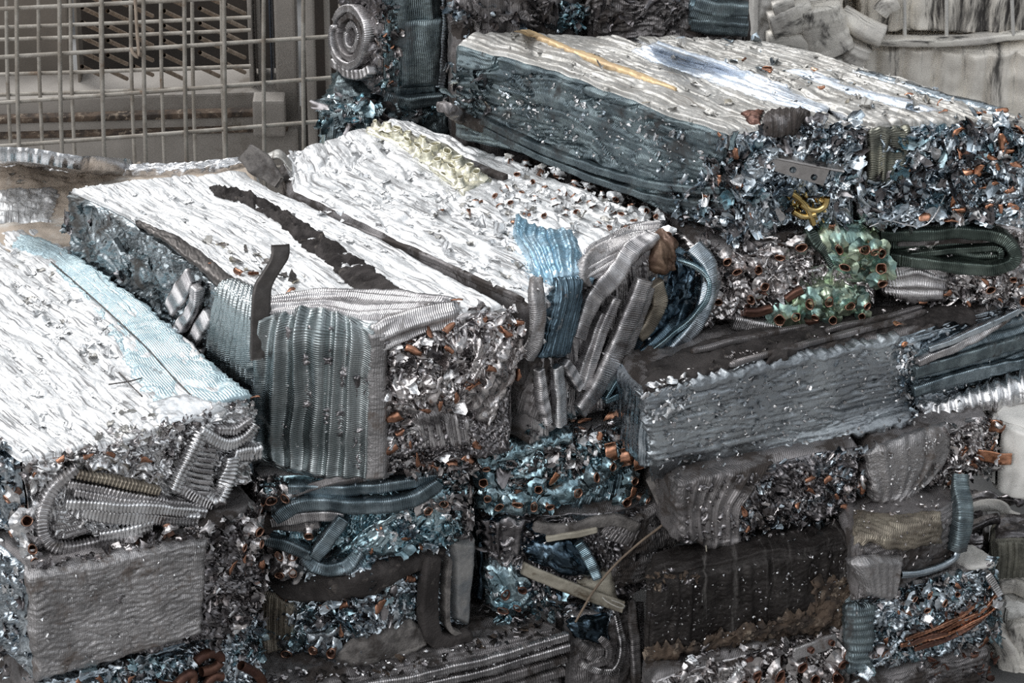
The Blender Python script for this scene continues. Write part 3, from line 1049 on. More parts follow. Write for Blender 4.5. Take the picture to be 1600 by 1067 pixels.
B['R3'] = bale('scrap_bale', 'wide bale with a raked blue-grey fin face below the green tube mouths', -.117, -.232,
   [(946, 546), (1002, 614)], [(1570, 385), (1650, 452)],
   {'top': (st_rough(.004, .03, 3), DARK_FIN), 'front': (st_folds(.008, .002, 1.0, seed=9), STEEL_BLUE), 'left': (st_pleats(.012, .002, seed=5), STEEL_BLUE), 'rest': (st_rough(), DARK_FIN)},
   front=[(1410, 522)], group=G_)
B['R4a'] = bale('scrap_bale', 'bale end, dusty fins left, twisted foil right, on top of the black grimy bale', -.234, -.335,
   [(980, 640), (1053, 748)], [(1290, 600), (1352, 692)],
   {'front': (st_crush(seed=18), DARK_FOIL), 'left': (st_rough(), DARK_FIN), 'rest': (st_rough(), DARK_FIN)}, group=G_)
B['R4b'] = bale('scrap_bale', 'bale end with smooth grey fins and a copper tab sticking out to the right', -.234, -.312,
   [(1296, 600), (1358, 700)], [(1490, 570), (1558, 650)],
   {'front': (st_crush(seed=19), WARM), 'right': (st_shards(.013, .006, 19), WARM), 'rest': (st_rough(), DARK_FIN)}, group=G_)
B['R5'] = bale('scrap_bale', 'black grimy bale with rusty brown lower edge', -.337, -.455,
   [(1010, 866), (1006, 906)], [(1290, 770), (1344, 842)],
   {'top': (st_rough(), DIRT_BLOCK), 'front': (st_pleats(.026, .0018, seed=8, fine=.0014), DIRT_BLOCK), 'left': (st_rough(), DIRT_BLOCK), 'right': (st_rough(), DIRT_BLOCK), 'rest': (st_rough(), DIRT_BLOCK)},
   group=G_)
B['C5'] = bale('scrap_bale', 'dark bale with swirled fins and a blue foil dent, left of the black grimy bale', -.446, -.60,
   [(862, 935), (884, 972)], [(985, 900), (1003, 946)],
   {'front': (st_rough(.004, .02, 3, .001), DARK_FIN), 'left': (st_rough(), DARK_FIN), 'rest': (st_rough(), DARK_FIN)}, group=G_)
B['R7'] = bale('scrap_bale', 'bale of crushed tube ends at the foot of the stack, below the black grimy bale', -.458, -.60,
   [(1000, 1010), (1010, 1064)], [(1270, 900), (1328, 974)],
   {'front': (st_crush(seed=22), WARM), 'rest': (st_rough(), DARK_FIN)}, group=G_)
B['R5b'] = bale('scrap_bale', 'brown dusty fin bale with a teal pipe down its right side', -.314, -.405,
   [(1290, 750), (1336, 852)], [(1440, 690), (1512, 782)],
   {'top': (st_rough(), DARK_FIN), 'front': (st_folds(.012, .0025, 1, seed=11), DARK_FIN), 'right': (st_rough(), TEAL_DARK), 'rest': (st_rough(), DARK_FIN)}, group=G_, front=[(1480, 800)])
B['R6'] = bale('scrap_bale', 'bale with teal foil and a brown copper streak across its end, low at the right', -.407, -.525,
   [(1270, 870), (1326, 938)], [(1490, 838), (1562, 880)],
   {'top': (st_strips(.001, .012, 8, seed=31), GREY_FIN), 'front': (st_crush(seed=24), STEEL_BLUE), 'left': (st_rough(), TEAL_DARK), 'right': (st_shards(), STEEL_BLUE), 'rest': (st_rough(), DARK_FIN)}, group=G_)
B['R8'] = bale('scrap_bale', 'dark fin bale at the bottom, under the bale with the copper streak', -.527, -.60,
   [(1280, 990), (1326, 1070)], [(1500, 950), (1558, 1006)],
   {'front': (st_folds(.008, .002, 1, seed=13), DARK_FIN), 'rest': (st_rough(), DARK_FIN)}, group=G_)
B['C1'] = bale('scrap_bale', 'bale with a zigzag of blue-grey fin strips, under the pleated fin block', -.207, -.315,
   [(330, 660), (396, 738)], [(690, 650), (736, 716)],
   {'front': (st_crush(seed=26), BLUE), 'left': (st_crush(.018, .007, seed=26), DARK_FOIL), 'rest': (st_rough(), DARK_FIN)}, front=[(600, 745)], group=G_)
B['C2'] = bale('scrap_bale', 'bale with a curved row of blue tube mouths and copper tabs', -.207, -.305,
   [(692, 620), (742, 702)], [(950, 580), (1006, 650)],
   {'front': (st_crush(seed=28), BLUE), 'rest': (st_rough(), DARK_FIN)}, front=[(870, 690)], group=G_)
B['C3'] = bale('scrap_bale', 'bale with a dark U-bent foam strip and chips of blue foil', -.317, -.455,
   [(350, 790), (403, 852)], [(690, 780), (742, 826)],
   {'front': (st_crush(seed=30), STEEL_BLUE), 'left': (st_rough(), DARK_FIN), 'right': (st_rough(), DARK_FIN), 'rest': (st_rough(), DARK_FIN)}, front=[(560, 880)], group=G_)
B['C4'] = bale('scrap_bale', 'low dusty bale with ribbed fin rows running along its front, at the bottom', -.458, -.60,
   [(330, 940), (390, 1110)], [(760, 890), (890, 984)],
   {'top': (st_rough(.004, .02, 5, .001), DARK_FIN), 'front': (st_folds(.014, .003, .6, seed=15), DARK_FIN), 'right': (st_folds(.014, .003, .6, seed=15), DARK_FIN), 'rest': (st_rough(), DARK_FIN)}, front=[(600, 1052)], group=G_)
B['D3'] = bale('scrap_bale', 'dark foil bale with a tan strip and a loose wire across it', -.307, -.44,
   [(690, 740), (747, 808)], [(1010, 700), (1062, 768)],
   {'front': (st_crush(seed=33), DARK_FOIL), 'left': (st_rough(), DEEP_BLUE), 'rest': (st_rough(), DARK_FIN)}, front=[(960, 795)], group=G_)
B['LB'] = bale('scrap_bale', 'brown dusty topped bale with a bright rim, in front of the wire cage', -.09, -.60,
   [(-260, 252), (-300, 430)], [(402, 250), (430, 345)],
   {'top': (st_rough(.004, .04, 8), DUST_TOP), 'rest': (st_rough(), ALU)}, back=[(40, 246), (110, 262), (250, 262)], group=G_, res=.004)
# ------------------------------------------------------------------ what shows on each bale
PLEAT = mat('pleated_fin_face', (.42, .455, .46), .27, col2=(.22, .25, .255), cscale=12, fin=.0027, fin_dir='Y', fin_str=.35, fin_dist=.8, bump=.15, dirt=(.09, .085, .08), dirt_amt=.34, dirt_scale=14)
PALE_GREEN = mat('pale_green_sheet', (.78, .75, .63), .4, col2=(.62, .60, .48), bump=.2, metallic=.8)
RUST = mat('rusty_dust', (.095, .066, .047), .85, metallic=.2, col2=(.035, .026, .021), cscale=40, bump=1.0, bscale=200, dirt=(.24, .19, .145), dirt_amt=.40, dirt_scale=70)
DUSTY_FOAM = mat('dusty_foam', (.19, .175, .165), .9, metallic=0, col2=(.10, .092, .088), cscale=50, bump=.9, bscale=300, spec=.2, dirt=(.06, .052, .048), dirt_amt=.40, dirt_scale=50)
SHEET = mat('bright_sheet', (.95, .96, .97), .28, metallic=.8, col2=(.88, .9, .92), bump=.12)
GREY_RAKE = mat('raked_grey_face', (.42, .45, .47), .42, col2=(.28, .30, .32), cscale=14, bump=.5, bscale=200, dirt=(.10, .095, .09), dirt_amt=.34, dirt_scale=1.0, dirt_stretch=(16, 150))
BROWN_FOIL = mat('brown_clay_lump', (.14, .09, .06), .5, metallic=.5, col2=(.09, .05, .035), bump=.5, bscale=140)
IRON = mat('dark_iron', (.12, .11, .105), .5, metallic=.8, bump=.3)
CREAM = mat('off_white_cord', (.55, .52, .47), .7, metallic=0, bump=0)
CORD = mat('brown_cord', (.20, .15, .11), .8, metallic=0, bump=.2)

# --- M1, pleated block end, foam strip on top
b = B['M1']
patch(b, 'fin_pack', [(404, 490), (470, 480), (545, 492), (592, 512)], [(398, 712), (440, 735), (505, 746), (580, 748)], PLEAT, st_pleats(.0245, .0050, .16, seed=1, fine=.0002, sharm=.14), lift=.012, res=.0018, thick=.02, rag=.001)
patch(b, 'fin_edge', [(576, 512), (604, 512)], [(570, 749), (604, 743)], GREY_FIN, st_folds(.004, .0006, 1.5), lift=.014, res=.002, thick=.02, rag=.0015)
patch(b, 'fin_pack', [(408, 472), (500, 456), (620, 458), (716, 472)], [(406, 496), (490, 486), (560, 500), (660, 494)], ALU_FIN, st_pleats(.018, .002, .4, seed=4, axis=1), lift=.008, rag=.003)
patch(b, 'fin_pack', [(578, 508), (640, 490), (716, 480)], [(592, 552), (650, 522), (716, 502)], ALU_FIN, st_pleats(.012, .003, .3, seed=5, axis=1, fine=.0005), lift=.013, rag=.003)
patch(b, 'crushed_roll', [(606, 548), (660, 512), (730, 494), (800, 490)], [(602, 648), (660, 652), (730, 630), (776, 598)], WARM, st_crush(.024, .008, seed=6), lift=.004, res=.0016, thick=.02, belly=.024, rag=.006, solid=True)
flakes(b, [(602, 540), (700, 498), (795, 482), (812, 545), (775, 605), (735, 628), (600, 645)], 620, (.007, .021), [WARM, ALU, DARK_FOIL], seed=11, wts=[5, 2, 3], lift=(-.002, .010))
flakes(b, [(740, 480), (812, 478), (818, 560), (780, 560)], 90, (.008, .02), [ALU, WARM], seed=12, lift=(0, .01))
scraps(b, [(803, 502, 1.4), (646, 549, 1.4), (737, 597, 1.3), (712, 613), (662, 634, 1.2), (687, 627, 1.3), (614, 644, 1.2), (672, 524), (700, 544), (781, 517), (764, 568), (751, 494), (714, 478), (702, 517), (805, 580)], COPPER, .014, seed=2, lift=.010)
patch(b, 'foil_flap', [(792, 520), (816, 556)], [(732, 632), (760, 668)], WARM, st_crush(.02, .005, 3), lift=.012, rag=.008)
patch(b, 'crushed_fins', [(640, 652), (690, 642), (738, 655)], [(650, 702), (700, 698), (745, 694)], ALU_FIN, st_pleats(.011, .004, .5, seed=3), lift=.007, rag=.010)
flakes(b, [(602, 650), (645, 660), (655, 695), (750, 690), (752, 735), (592, 742)], 330, (.007, .018), [WARM, ALU, DARK_FOIL], seed=13, wts=[5, 2, 3], lift=(0, .012))
scraps(b, [(608, 696, 1.2), (652, 710, 1.5), (704, 719, 1.2), (730, 711, 1.2), (676, 727), (621, 668), (640, 690), (742, 690)], COPPER, .013, seed=4, lift=.010)
patch(b, 'rim_plate', [(212, 344), (280, 372), (360, 430), (404, 468)], [(212, 350), (272, 388), (330, 438), (398, 506)], IRON, st_rough(.0016, .012), lift=.003, thick=.004, rag=.003)
fold(b, [(304, 431), (288, 455), (270, 482)], .011, .006, ALU_FIN, ring_p=.0028, ring_a=.0004, lift=.004)
fold(b, [(320, 446), (318, 475), (300, 500), (281, 528), (304, 540)], .0075, .008, ALU_FIN, ring_p=.0028, ring_a=.0004, lift=.010)
fold(b, [(332, 490), (318, 512), (306, 532)], .010, .006, ALU_FIN, ring_p=.0028, ring_a=.0004, lift=.004)
fold(b, [(291, 546), (326, 551)], .006, .006, ALU_FIN, ring_p=.003, lift=.006)
patch(b, 'fin_pack', [(346, 438), (375, 440), (402, 455)], [(324, 556), (360, 590), (398, 606)], PLEAT, st_pleats(.010, .002, .5, seed=6), lift=.009, rag=.003)
flakes(b, [(110, 312), (215, 352), (320, 440), (270, 500), (180, 440), (95, 365)], 90, (.008, .024), [SIDE_FOIL, TEAL_DARK, DARK_FOIL], seed=14, tilt=(.05, .5), lift=(0, .003), wts=[2, 3, 3])
for q in ((371, 428), (396, 429), (452, 455), (436, 434)):
    pass
scraps(b, [(371, 428), (396, 429), (452, 455), (330, 415, .7)], COPPER, .014, seed=8, lift=.003)
flakes(b, [(310, 365), (470, 420), (480, 450), (380, 430)], 70, (.006, .016), [ALU_TOPX, TAN, IRON], seed=16, tilt=(.0, .16), lift=(-.0008, .0010), bend=.12)
flakes(b, [(110, 288), (380, 265), (780, 460), (560, 470), (420, 470)], 240, (.004, .013), [ALU_TOP], seed=17, tilt=(.0, .16), lift=(-.0008, .0010), dirv=(.233, -.31, 0), bend=.12)
fold(b, [(412, 476), (480, 462), (560, 458), (625, 462)], .0022, .002, BROWN_COPPER, ring_p=0, lift=.001, name='copper_edge')
yc = hit(b, 404, 492)[0][1]
up = [PY(438, 382, yc + .01), PY(438, 402, yc + .005), PY(424, 424, yc), PY(410, 446, yc - .006), PY(407, 475, yc - .012), PY(405, 560, yc - .012)]
ribbon(up, [np.array([.0105, .003, 0])] * 6, .006, IRON, 'bent_strip', b.root, n=50, amp=.0008)

t = thing('foam_strip', 'dark crumbling foam strip lying across the white bale top', 'foam strip', hit(b, 470, 370)[0])
patch(b, 'strip', [(328, 294), (388, 300), (432, 326), (500, 366), (570, 412), (632, 460)], [(334, 304), (392, 322), (424, 342), (474, 384), (520, 424), (572, 462)], FOAM, st_rough(.009, .017, 3, .001), lift=.005, thick=.006, rag=.005, parent=t)
pz = hit(b, 395, 268)[0]
t = thing('metal_shard', 'grey bent metal shard standing up in the gap behind the two middle bales', 'metal scrap', pz)
ribbon([PY(383, 236, pz[1] + .01), PY(400, 252, pz[1]), PY(418, 268, pz[1] - .01), PY(436, 286, pz[1] - .03)], [np.array([-.008, .002, -.010]), np.array([-.010, .003, -.015]), np.array([-.012, .004, -.014]), np.array([-.004, 0, -.006])], .006, DUSTY_FOAM, 'plate', t, n=40, amp=.0015)
ribbon([PY(418, 246, pz[1] + .01), PY(438, 238, pz[1] + .01), PY(455, 262, pz[1])], [np.array([0, .012, 0])] * 3, .003, ALU_TOPX, 'curl', t, n=30)

# --- M2, tube rows on the top, blue tongue, bent fin strips on the end
b = B['M2']
patch(b, 'perforated_sheet', [(574, 200), (640, 210), (700, 226), (768, 282)], [(574, 208), (628, 232), (652, 246), (724, 302)], PALE_GREEN, st_rough(.001, .02), lift=.003, thick=.002, rag=.002)
tubes(b, [(587, 201, .8), (605, 205, .85), (621, 212, .85), (638, 218, .9), (661, 227), (680, 238), (699, 248), (715, 260), (733, 270), (652, 240), (668, 249), (685, 261), (703, 271), (720, 289), (636, 229, .9), (745, 281), (619, 219, .85)], PALE_GREEN, PALE_GREEN, lift=.0075, tilt=.3, seed=5, scale=1.12)
rng = np.random.default_rng(21)
sp = []
for r in range(6):
    for k in range(16):
        x, y = 778 + k * 23 - r * 15 + rng.normal() * 3, 240 + k * 9.1 + r * 18 + rng.normal() * 2.5
        if pip([(785, 236), (862, 262), (1040, 340), (1046, 372), (985, 372), (900, 352), (770, 330), (735, 322), (800, 280)], x, y) and rng.random() < .92:
            sp.append((x, y, .8))
tubes(b, sp, TUBE, ALU_TOP, lift=.002, tilt=1.3, seed=6, scale=.9)
flakes(b, [(785, 236), (862, 262), (1045, 342), (1046, 378), (900, 365), (770, 330), (720, 320), (800, 280)], 260, (.006, .016), [ALU_TOP, ALU_TOPX], seed=22, tilt=(.1, .8), lift=(0, .005), wts=[3, 1])
flakes(b, [(620, 300), (730, 310), (840, 345), (830, 440), (800, 460), (700, 400)], 200, (.006, .018), [ALU_TOP, ALU_TOPX], seed=23, tilt=(.0, .16), lift=(-.0008, .0010), wts=[4, 1], bend=.12)
flakes(b, [(440, 245), (600, 190), (660, 250), (720, 310), (640, 380), (460, 295)], 260, (.005, .016), [ALU_TOP], seed=24, tilt=(.0, .16), lift=(-.0008, .0010), bend=.12)
scraps(b, [(748, 318, .8), (735, 335), (780, 322, .8), (806, 350), (826, 338, .7), (690, 330, .7), (1030, 372, 1.2), (1046, 360), (1022, 352, .8)], COPPER, .012, seed=9, lift=.003)
fold(b, [(722, 252), (757, 268), (790, 280)], .005, .004, DARK_FIN, ring_p=.003, lift=.002)
fold(b, [(440, 298), (520, 345), (640, 392), (740, 436), (815, 470)], .004, .004, DARK_FIN, ring_p=0, lift=-.002, name='dark_seam')
patch(b, 'foil_tongue', [(806, 342), (826, 358), (856, 370), (892, 366)], [(834, 430), (850, 438), (866, 444), (906, 430)], mat('pale_blue_foil', (.50, .68, .80), .32, metallic=.85, col2=(.30, .50, .64), bump=.3, bscale=90), st_pleats(.014, .0025, .4, seed=7), lift=.010, thick=.004, rag=.003, mids=[[(800, 366), (830, 384), (870, 388), (906, 392)]], belly=.004)
patch(b, 'foil_tongue', [(864, 443), (906, 430)], [(836, 560), (876, 552)], DARK_BLUE_FIN, st_pleats(.011, .002, .4, seed=8), lift=.015, thick=.01, rag=.004)
FG = [(FX, w, m, l) for FX, w, m, l in (
    ([(1021, 384), (970, 411), (922, 450), (898, 495), (889, 524)], .0110, ALU_FIN, .012),
    ([(985, 385), (945, 398), (916, 420), (905, 442)], .010, GREY_FIN, .006),
    ([(952, 459), (922, 528), (908, 582), (898, 602)], .0068, ALU_FIN, .012),
    ([(935, 485), (912, 540), (893, 590)], .0060, ALU_FIN, .008),
    ([(992, 428), (970, 486), (946, 546), (922, 594), (886, 636)], .0125, ALU_FIN, .018),
    ([(1002, 440), (985, 490), (962, 548), (935, 600)], .0085, GREY_FIN, .014),
    ([(1014, 436), (1022, 468), (1002, 504), (986, 518)], .0100, TAN_FIN, .012),
    ([(868, 561), (892, 600)], .0065, ALU_FIN, .012),
    ([(838, 447), (834, 500), (829, 556)], .0085, GREY_FIN, .006),
    ([(833, 573), (838, 620), (845, 657)], .0060, ALU_FIN, .008),
    ([(858, 568), (862, 620), (864, 660)], .0080, ALU, .010))]
for i, (q, w, m, l) in enumerate(FG):
    fold(b, q, w, .008, m, lift=l, seed=i)
patch(b, 'fin_pack', [(912, 396), (990, 352), (1042, 350)], [(904, 442), (960, 420), (1020, 392)], ALU_FIN, st_pleats(.010, .003, .3, seed=12, axis=1), lift=.008, rag=.003)
patch(b, 'dark_panel', [(838, 560), (870, 556)], [(800, 640), (850, 660)], DARK_FIN, st_pleats(.009, .002, seed=9), lift=.003)
patch(b, 'inner_foil', [(1024, 428), (1060, 400), (1086, 418)], [(940, 585), (1010, 535), (1082, 470)], DEEP_BLUE, st_shards(.03, .006, 5), lift=.004, rag=.003)
fold(b, [(1063, 392), (1090, 398), (1103, 425), (1098, 455), (1072, 488), (1024, 528), (980, 560), (946, 588), (930, 616)], [.007, .009, .010, .009, .005], .010, DARK_BLUE_FIN, lift=.010)
fold(b, [(1066, 396), (1088, 404), (1098, 426), (1094, 452), (1068, 484), (1020, 524), (976, 556), (944, 584), (930, 612)], .0026, .004, BLUE, lift=.021)
fold(b, [(1090, 385), (1110, 412), (1106, 455), (1086, 498), (1050, 535), (1020, 552)], .0085, .012, STEEL_BLUE, lift=.006, ring_p=.0022, ring_a=.0005)
fold(b, [(1048, 550), (1000, 582), (960, 605), (932, 618)], .0042, .006, BLUE, lift=.016)
fold(b, [(1040, 440), (1018, 480), (985, 540), (955, 580)], .006, .006, DEEP_BLUE, lift=.006)
patch(b, 'brown_lump', [(1014, 374), (1036, 366), (1056, 384)], [(1016, 424), (1034, 428), (1052, 416)], BROWN_FOIL, st_crush(.018, .006), lift=.010, belly=.002, rag=.004)
flakes(b, [(830, 640), (880, 630), (900, 650), (870, 690), (820, 690)], 60, (.006, .014), [DARK_FOIL, BLUE], seed=26)

# --- U1
b = B['U1']
fold(b, [(756, 186), (850, 232), (950, 270), (1050, 292), (1130, 296)], .0052, .006, TEAL_DARK, lift=.004, ring_p=.0024, ring_a=.0004)
fold(b, [(760, 200), (860, 250), (960, 290), (1060, 314), (1140, 318)], .0048, .006, TEAL_DARK, lift=.004, ring_p=.0024, ring_a=.0004)
fold(b, [(690, 168), (725, 184), (762, 198)], .007, .007, DARK_FIN, lift=.003)
flakes(b, [(695, 90), (765, 105), (765, 185), (700, 170)], 90, (.008, .022), [TEAL_DARK, DARK_FOIL, STEEL_BLUE], seed=31, tilt=(.1, .9), wts=[3, 2, 1])
flakes(b, [(790, 105), (1090, 205), (1110, 290), (900, 250), (780, 180)], 170, (.004, .012), [STEEL_BLUE, ALU], seed=32, tilt=(.05, .5), lift=(0, .003), dirv=(.3, -.24, -.05))
flakes(b, [(1128, 216), (1240, 186), (1352, 196), (1348, 345), (1230, 345), (1138, 384), (1100, 330), (1110, 250)], 900, (.008, .028), [STEEL_BLUE, ALU, BLUE, DARK_FOIL], seed=33, wts=[6, 2, 1, 3], lift=(-.002, .012))
flakes(b, [(1040, 285), (1130, 270), (1150, 380), (1065, 345)], 150, (.008, .022), [STEEL_BLUE, DARK_FOIL], seed=34, lift=(0, .012), wts=[2, 1])
scraps(b, [(1133, 211), (1143, 236), (1129, 278, 1.3), (1149, 285), (1106, 307, 1.2), (1166, 337), (1300, 352), (1205, 120, .7), (1161, 103, .7)], COPPER, .013, seed=10, lift=.010)
patch(b, 'ochre_streak', [(806, 48), (900, 86), (1000, 124), (1056, 142)], [(826, 50), (935, 90), (1010, 118), (1058, 138)], OCHRE, st_rough(.0006, .02), lift=.0034, thick=.002, rag=.003)
patch(b, 'blue_sheet', [(985, 80), (1070, 112), (1190, 154), (1275, 178)], [(1030, 66), (1130, 98), (1240, 138), (1310, 166)], PALE_SHEET, st_strips(.0012, .008, 30), lift=.0018, thick=.002, rag=.003)
patch(b, 'crushed_fins', [(1196, 184), (1264, 178)], [(1188, 212), (1246, 206)], DARK_FIN, st_pleats(.008, .002), lift=.010, belly=.008, rag=.004)
patch(b, 'foil_flap', [(1160, 176), (1196, 172)], [(1168, 192), (1192, 200)], BROWN_COPPER, st_crush(.012, .004), lift=.004, thick=.002, rag=.004)
flakes(b, [(740, 50), (970, 56), (1280, 172), (1140, 200), (1020, 168)], 220, (.004, .013), [ALU_TOPX, TAN], seed=35, tilt=(.0, .16), lift=(-.0008, .0010), wts=[6, 1], bend=.12)


def holed_plate(px, holes, y, thick, m, name, parent, label=None):
    """flat plate with real round holes; outline in photograph points on the plane facing the camera at depth y"""
    import bmesh
    bm = bmesh.new()
    o = np.array(parent['_at'])

    def loop(pts):
        vs = [bm.verts.new(tuple(p - o)) for p in pts]
        return [bm.edges.new((vs[i], vs[(i + 1) % len(vs)])) for i in range(len(vs))]
    es = loop([PY(x, yy, y(x, yy)) for x, yy in px])
    for hx, hy, r in holes:
        es += loop([PY(hx + r * math.cos(a), hy + r * .95 * math.sin(a), y(hx + r * math.cos(a), hy + r * math.sin(a))) for a in np.linspace(0, 2 * np.pi, 18, endpoint=False)])
    bmesh.ops.triangle_fill(bm, use_beauty=True, edges=es)
    r = bmesh.ops.extrude_face_region(bm, geom=list(bm.faces))
    bmesh.ops.translate(bm, vec=(0, thick, 0), verts=[v for v in r['geom'] if isinstance(v, bmesh.types.BMVert)])
    bmesh.ops.recalc_face_normals(bm, faces=list(bm.faces))
    me = bpy.data.meshes.new(name)
    bm.to_mesh(me)
    bm.free()
    me.materials.append(m)
    ob = bpy.data.objects.new(name, me)
    COL.objects.link(ob)
    ob.parent = parent
    if label:
        ob['label'] = label
    return ob


yb = hit(b, 1250, 270)[0][1] - .016
br = bpy.data.objects.new('bracket', None)
COL.objects.link(br)
br.parent = b.root
br['_at'] = list(b.root['_at'])
br['label'] = 'bent grey bracket with round holes'
holed_plate([(1190, 240), (1222, 250), (1296, 266), (1286, 290), (1222, 271), (1196, 262)], [(1239, 265.5, 5.5), (1272, 277, 5.5), (1207, 256, 3.2)], lambda x, y: yb - (y - 250) * .0001, .0014, PLATE, 'plate', br)
ribbon([PY(1180, 232, yb + .012), PY(1230, 241, yb + .010), PY(1280, 252, yb + .010), PY(1318, 258, yb + .012)], [np.array([.000, .012, .004])] * 4, .0016, PLATE, 'flange', br, n=30, amp=.0004)
for q in ([(1230, 294), (1246, 300), (1262, 318), (1270, 342)], [(1291, 300), (1288, 316), (1268, 322), (1250, 310)], [(1238, 322), (1254, 332), (1274, 326)]):
    wire([hit(b, x, y, .016)[0] for x, y in q], .0042, BRASS, 'brass_tube', b.root, n=24)
flakes(b, [(1228, 288), (1292, 292), (1285, 345), (1238, 345)], 60, (.006, .014), [BRASS], seed=36, lift=(.004, .012))
fold(b, [(1351, 200), (1350, 245), (1349, 298)], .0042, .006, IRON, lift=.006, ring_p=0, flat=5, name='steel_angle')

# --- U2
b = B['U2']
patch(b, 'fin_pack', [(1358, 202), (1424, 200)], [(1356, 288), (1412, 282)], mat('olive_dark_fins', (.24, .235, .19), .42, col2=(.14, .14, .12), fin=.0024, fin_dir='Y', fin_str=.7, bump=.3), st_pleats(.02, .003, seed=2), lift=.008, rag=.003)
flakes(b, [(1405, 200), (1600, 186), (1610, 348), (1352, 350), (1356, 285)], 1150, (.009, .030), [STEEL_BLUE, BLUE, ALU, DARK_FOIL], seed=41, wts=[7, 2, 1, 3], lift=(-.002, .013))
scraps(b, [(1531, 186, 1.3), (1565, 184, 1.2), (1593, 199, 1.2), (1566, 216, 1.3), (1500, 202, 1.2), (1502, 233, 1.2), (1576, 233, 1.1), (1529, 260, 1.1), (1526, 280), (1539, 290, 1.3), (1556, 284), (1578, 294, 1.3), (1563, 321, 1.1), (1583, 319, 1.2), (1546, 317), (1499, 326, 1.2), (1487, 341, 1.2), (1441, 332, 1.2), (1413, 260, .8), (1495, 309, 1.3), (1590, 251), (1419, 157, .9), (1465, 172, .9), (1472, 186, .9), (1198, 118, .8), (1271, 120, .7), (1283, 148, .9), (1551, 240), (1512, 262, .8), (1560, 255, .8)], COPPER_BRIGHT, .014, seed=12, lift=.011)
patch(b, 'blue_sheet', [(1230, 110), (1340, 150), (1440, 176)], [(1260, 108), (1390, 150), (1470, 172)], PALE_SHEET, st_strips(.001, .008, 30), lift=.0016, thick=.002, rag=.003)
patch(b, 'blue_sheet', [(1330, 112), (1450, 148), (1560, 180)], [(1350, 108), (1480, 146), (1575, 172)], STEEL_BLUE, st_strips(.001, .008, 30), lift=.0016, thick=.002, rag=.003)
flakes(b, [(990, 56), (1180, 62), (1420, 122), (1590, 185), (1400, 185), (1200, 125)], 330, (.004, .015), [ALU_TOPX, TAN, STEEL_BLUE], seed=42, tilt=(.0, .16), lift=(-.0008, .0010), wts=[6, 1, 2], bend=.12)
wire([hit(b, x, y, .012)[0] for x, y in [(1355, 348), (1385, 336), (1410, 345), (1440, 349), (1458, 332), (1474, 298)]], .0011, ALU, 'torn_fin_edge', b.root, n=40)

# --- U0 with its coil
b = B['U0']
for i, (rx, ry) in enumerate(((27, 46), (19, 34), (10, 20))):
    q = [(560 + rx * math.cos(a), 56 + ry * math.sin(a)) for a in np.linspace(-2.6, 3.5, 22)]
    fold(b, q, .0052 if i == 0 else .0042, .009, ALU_FIN if i != 1 else DARK_FIN, lift=.010 - .003 * i, seed=i, ring_p=.009, ring_a=.0002, groove=.55)
fold(b, [(536, 96), (556, 112), (580, 116), (592, 108)], .0065, .008, ALU_FIN, lift=.010)
flakes(b, [(588, 0), (624, 0), (622, 150), (596, 162), (585, 120)], 170, (.006, .016), [DARK_FOIL, BLUE, WARM], seed=51, wts=[3, 2, 1])
scraps(b, [(606, 30, .7), (612, 70, .7), (604, 100, .8), (610, 128, .7), (600, 52, .6)], COPPER, .012, seed=13, lift=.006)
patch(b, 'fin_pack', [(632, 32), (690, 30)], [(626, 136), (684, 132)], TEAL_DARK, st_pleats(.03, .0015, seed=3), lift=.006, rag=.001)
fold(b, [(602, 150), (640, 158), (690, 150)], .008, .008, TEAL_DARK, lift=.005)
fold(b, [(700, -10), (698, 60), (692, 138)], .0052, .008, STEEL_BLUE, lift=.004, ring_p=.004, ring_a=.0006, flat=3)
b = B['B0']
flakes(b, [(500, 150), (590, 160), (700, 165), (690, 196), (500, 200)], 160, (.010, .03), [BLUE, TEAL_DARK, DARK_FOIL], seed=52, tilt=(.2, 1.1))

glints(B['U1'], [(780, 100), (1090, 205), (1120, 290), (900, 250), (770, 180)], 160, ALU, 201, lift=(0, .004))
glints(B['M1'], [(100, 320), (230, 370), (390, 500), (330, 560), (200, 450), (100, 370)], 40, ALU, 202, lift=(0, .005))
glints(B['M1'], [(405, 500), (590, 520), (600, 740), (400, 710)], 60, ALU, 203, lift=(.010, .016))
glints(B['M2'], [(840, 440), (1040, 400), (1010, 560), (880, 640), (830, 600)], 90, ALU, 204, lift=(.008, .020))
# --- R2a, green tube mouths
b = B['R2a']
flakes(b, [(1082, 384), (1262, 366), (1285, 420), (1215, 478), (1100, 510), (1078, 450)], 620, (.007, .021), [WARM, ALU, DARK_FOIL], seed=61, wts=[6, 2, 2], lift=(-.002, .011))
tubes(b, [(1132, 400), (1148, 417), (1215, 393), (1247, 378, 1.2), (1181, 413), (1169, 460), (1117, 463), (1190, 440)], TUBE, WARM, lift=.012, seed=7)
patch(b, 'green_foil', [(1268, 356), (1312, 350), (1372, 364)], [(1288, 402), (1322, 420), (1378, 416)], GREEN, st_crush(.024, .0045, seed=7), lift=.012, belly=.006, rag=.005)
patch(b, 'green_foil', [(1290, 416), (1330, 412), (1376, 416)], [(1290, 438), (1330, 442), (1368, 440)], GREEN, st_crush(.024, .0045, seed=8), lift=.004, rag=.004)
patch(b, 'green_foil', [(1240, 452), (1290, 438), (1352, 444)], [(1204, 490), (1288, 497), (1346, 488)], GREEN, st_crush(.024, .0045, seed=9), lift=.012, belly=.006, rag=.005)
flakes(b, [(1270, 358), (1372, 362), (1372, 410), (1300, 412)], 60, (.01, .022), [GREEN], seed=62, lift=(.010, .018), tilt=(.1, .8))
flakes(b, [(1210, 470), (1290, 442), (1350, 446), (1340, 490), (1215, 494)], 60, (.01, .022), [GREEN], seed=63, lift=(.010, .018), tilt=(.1, .8))
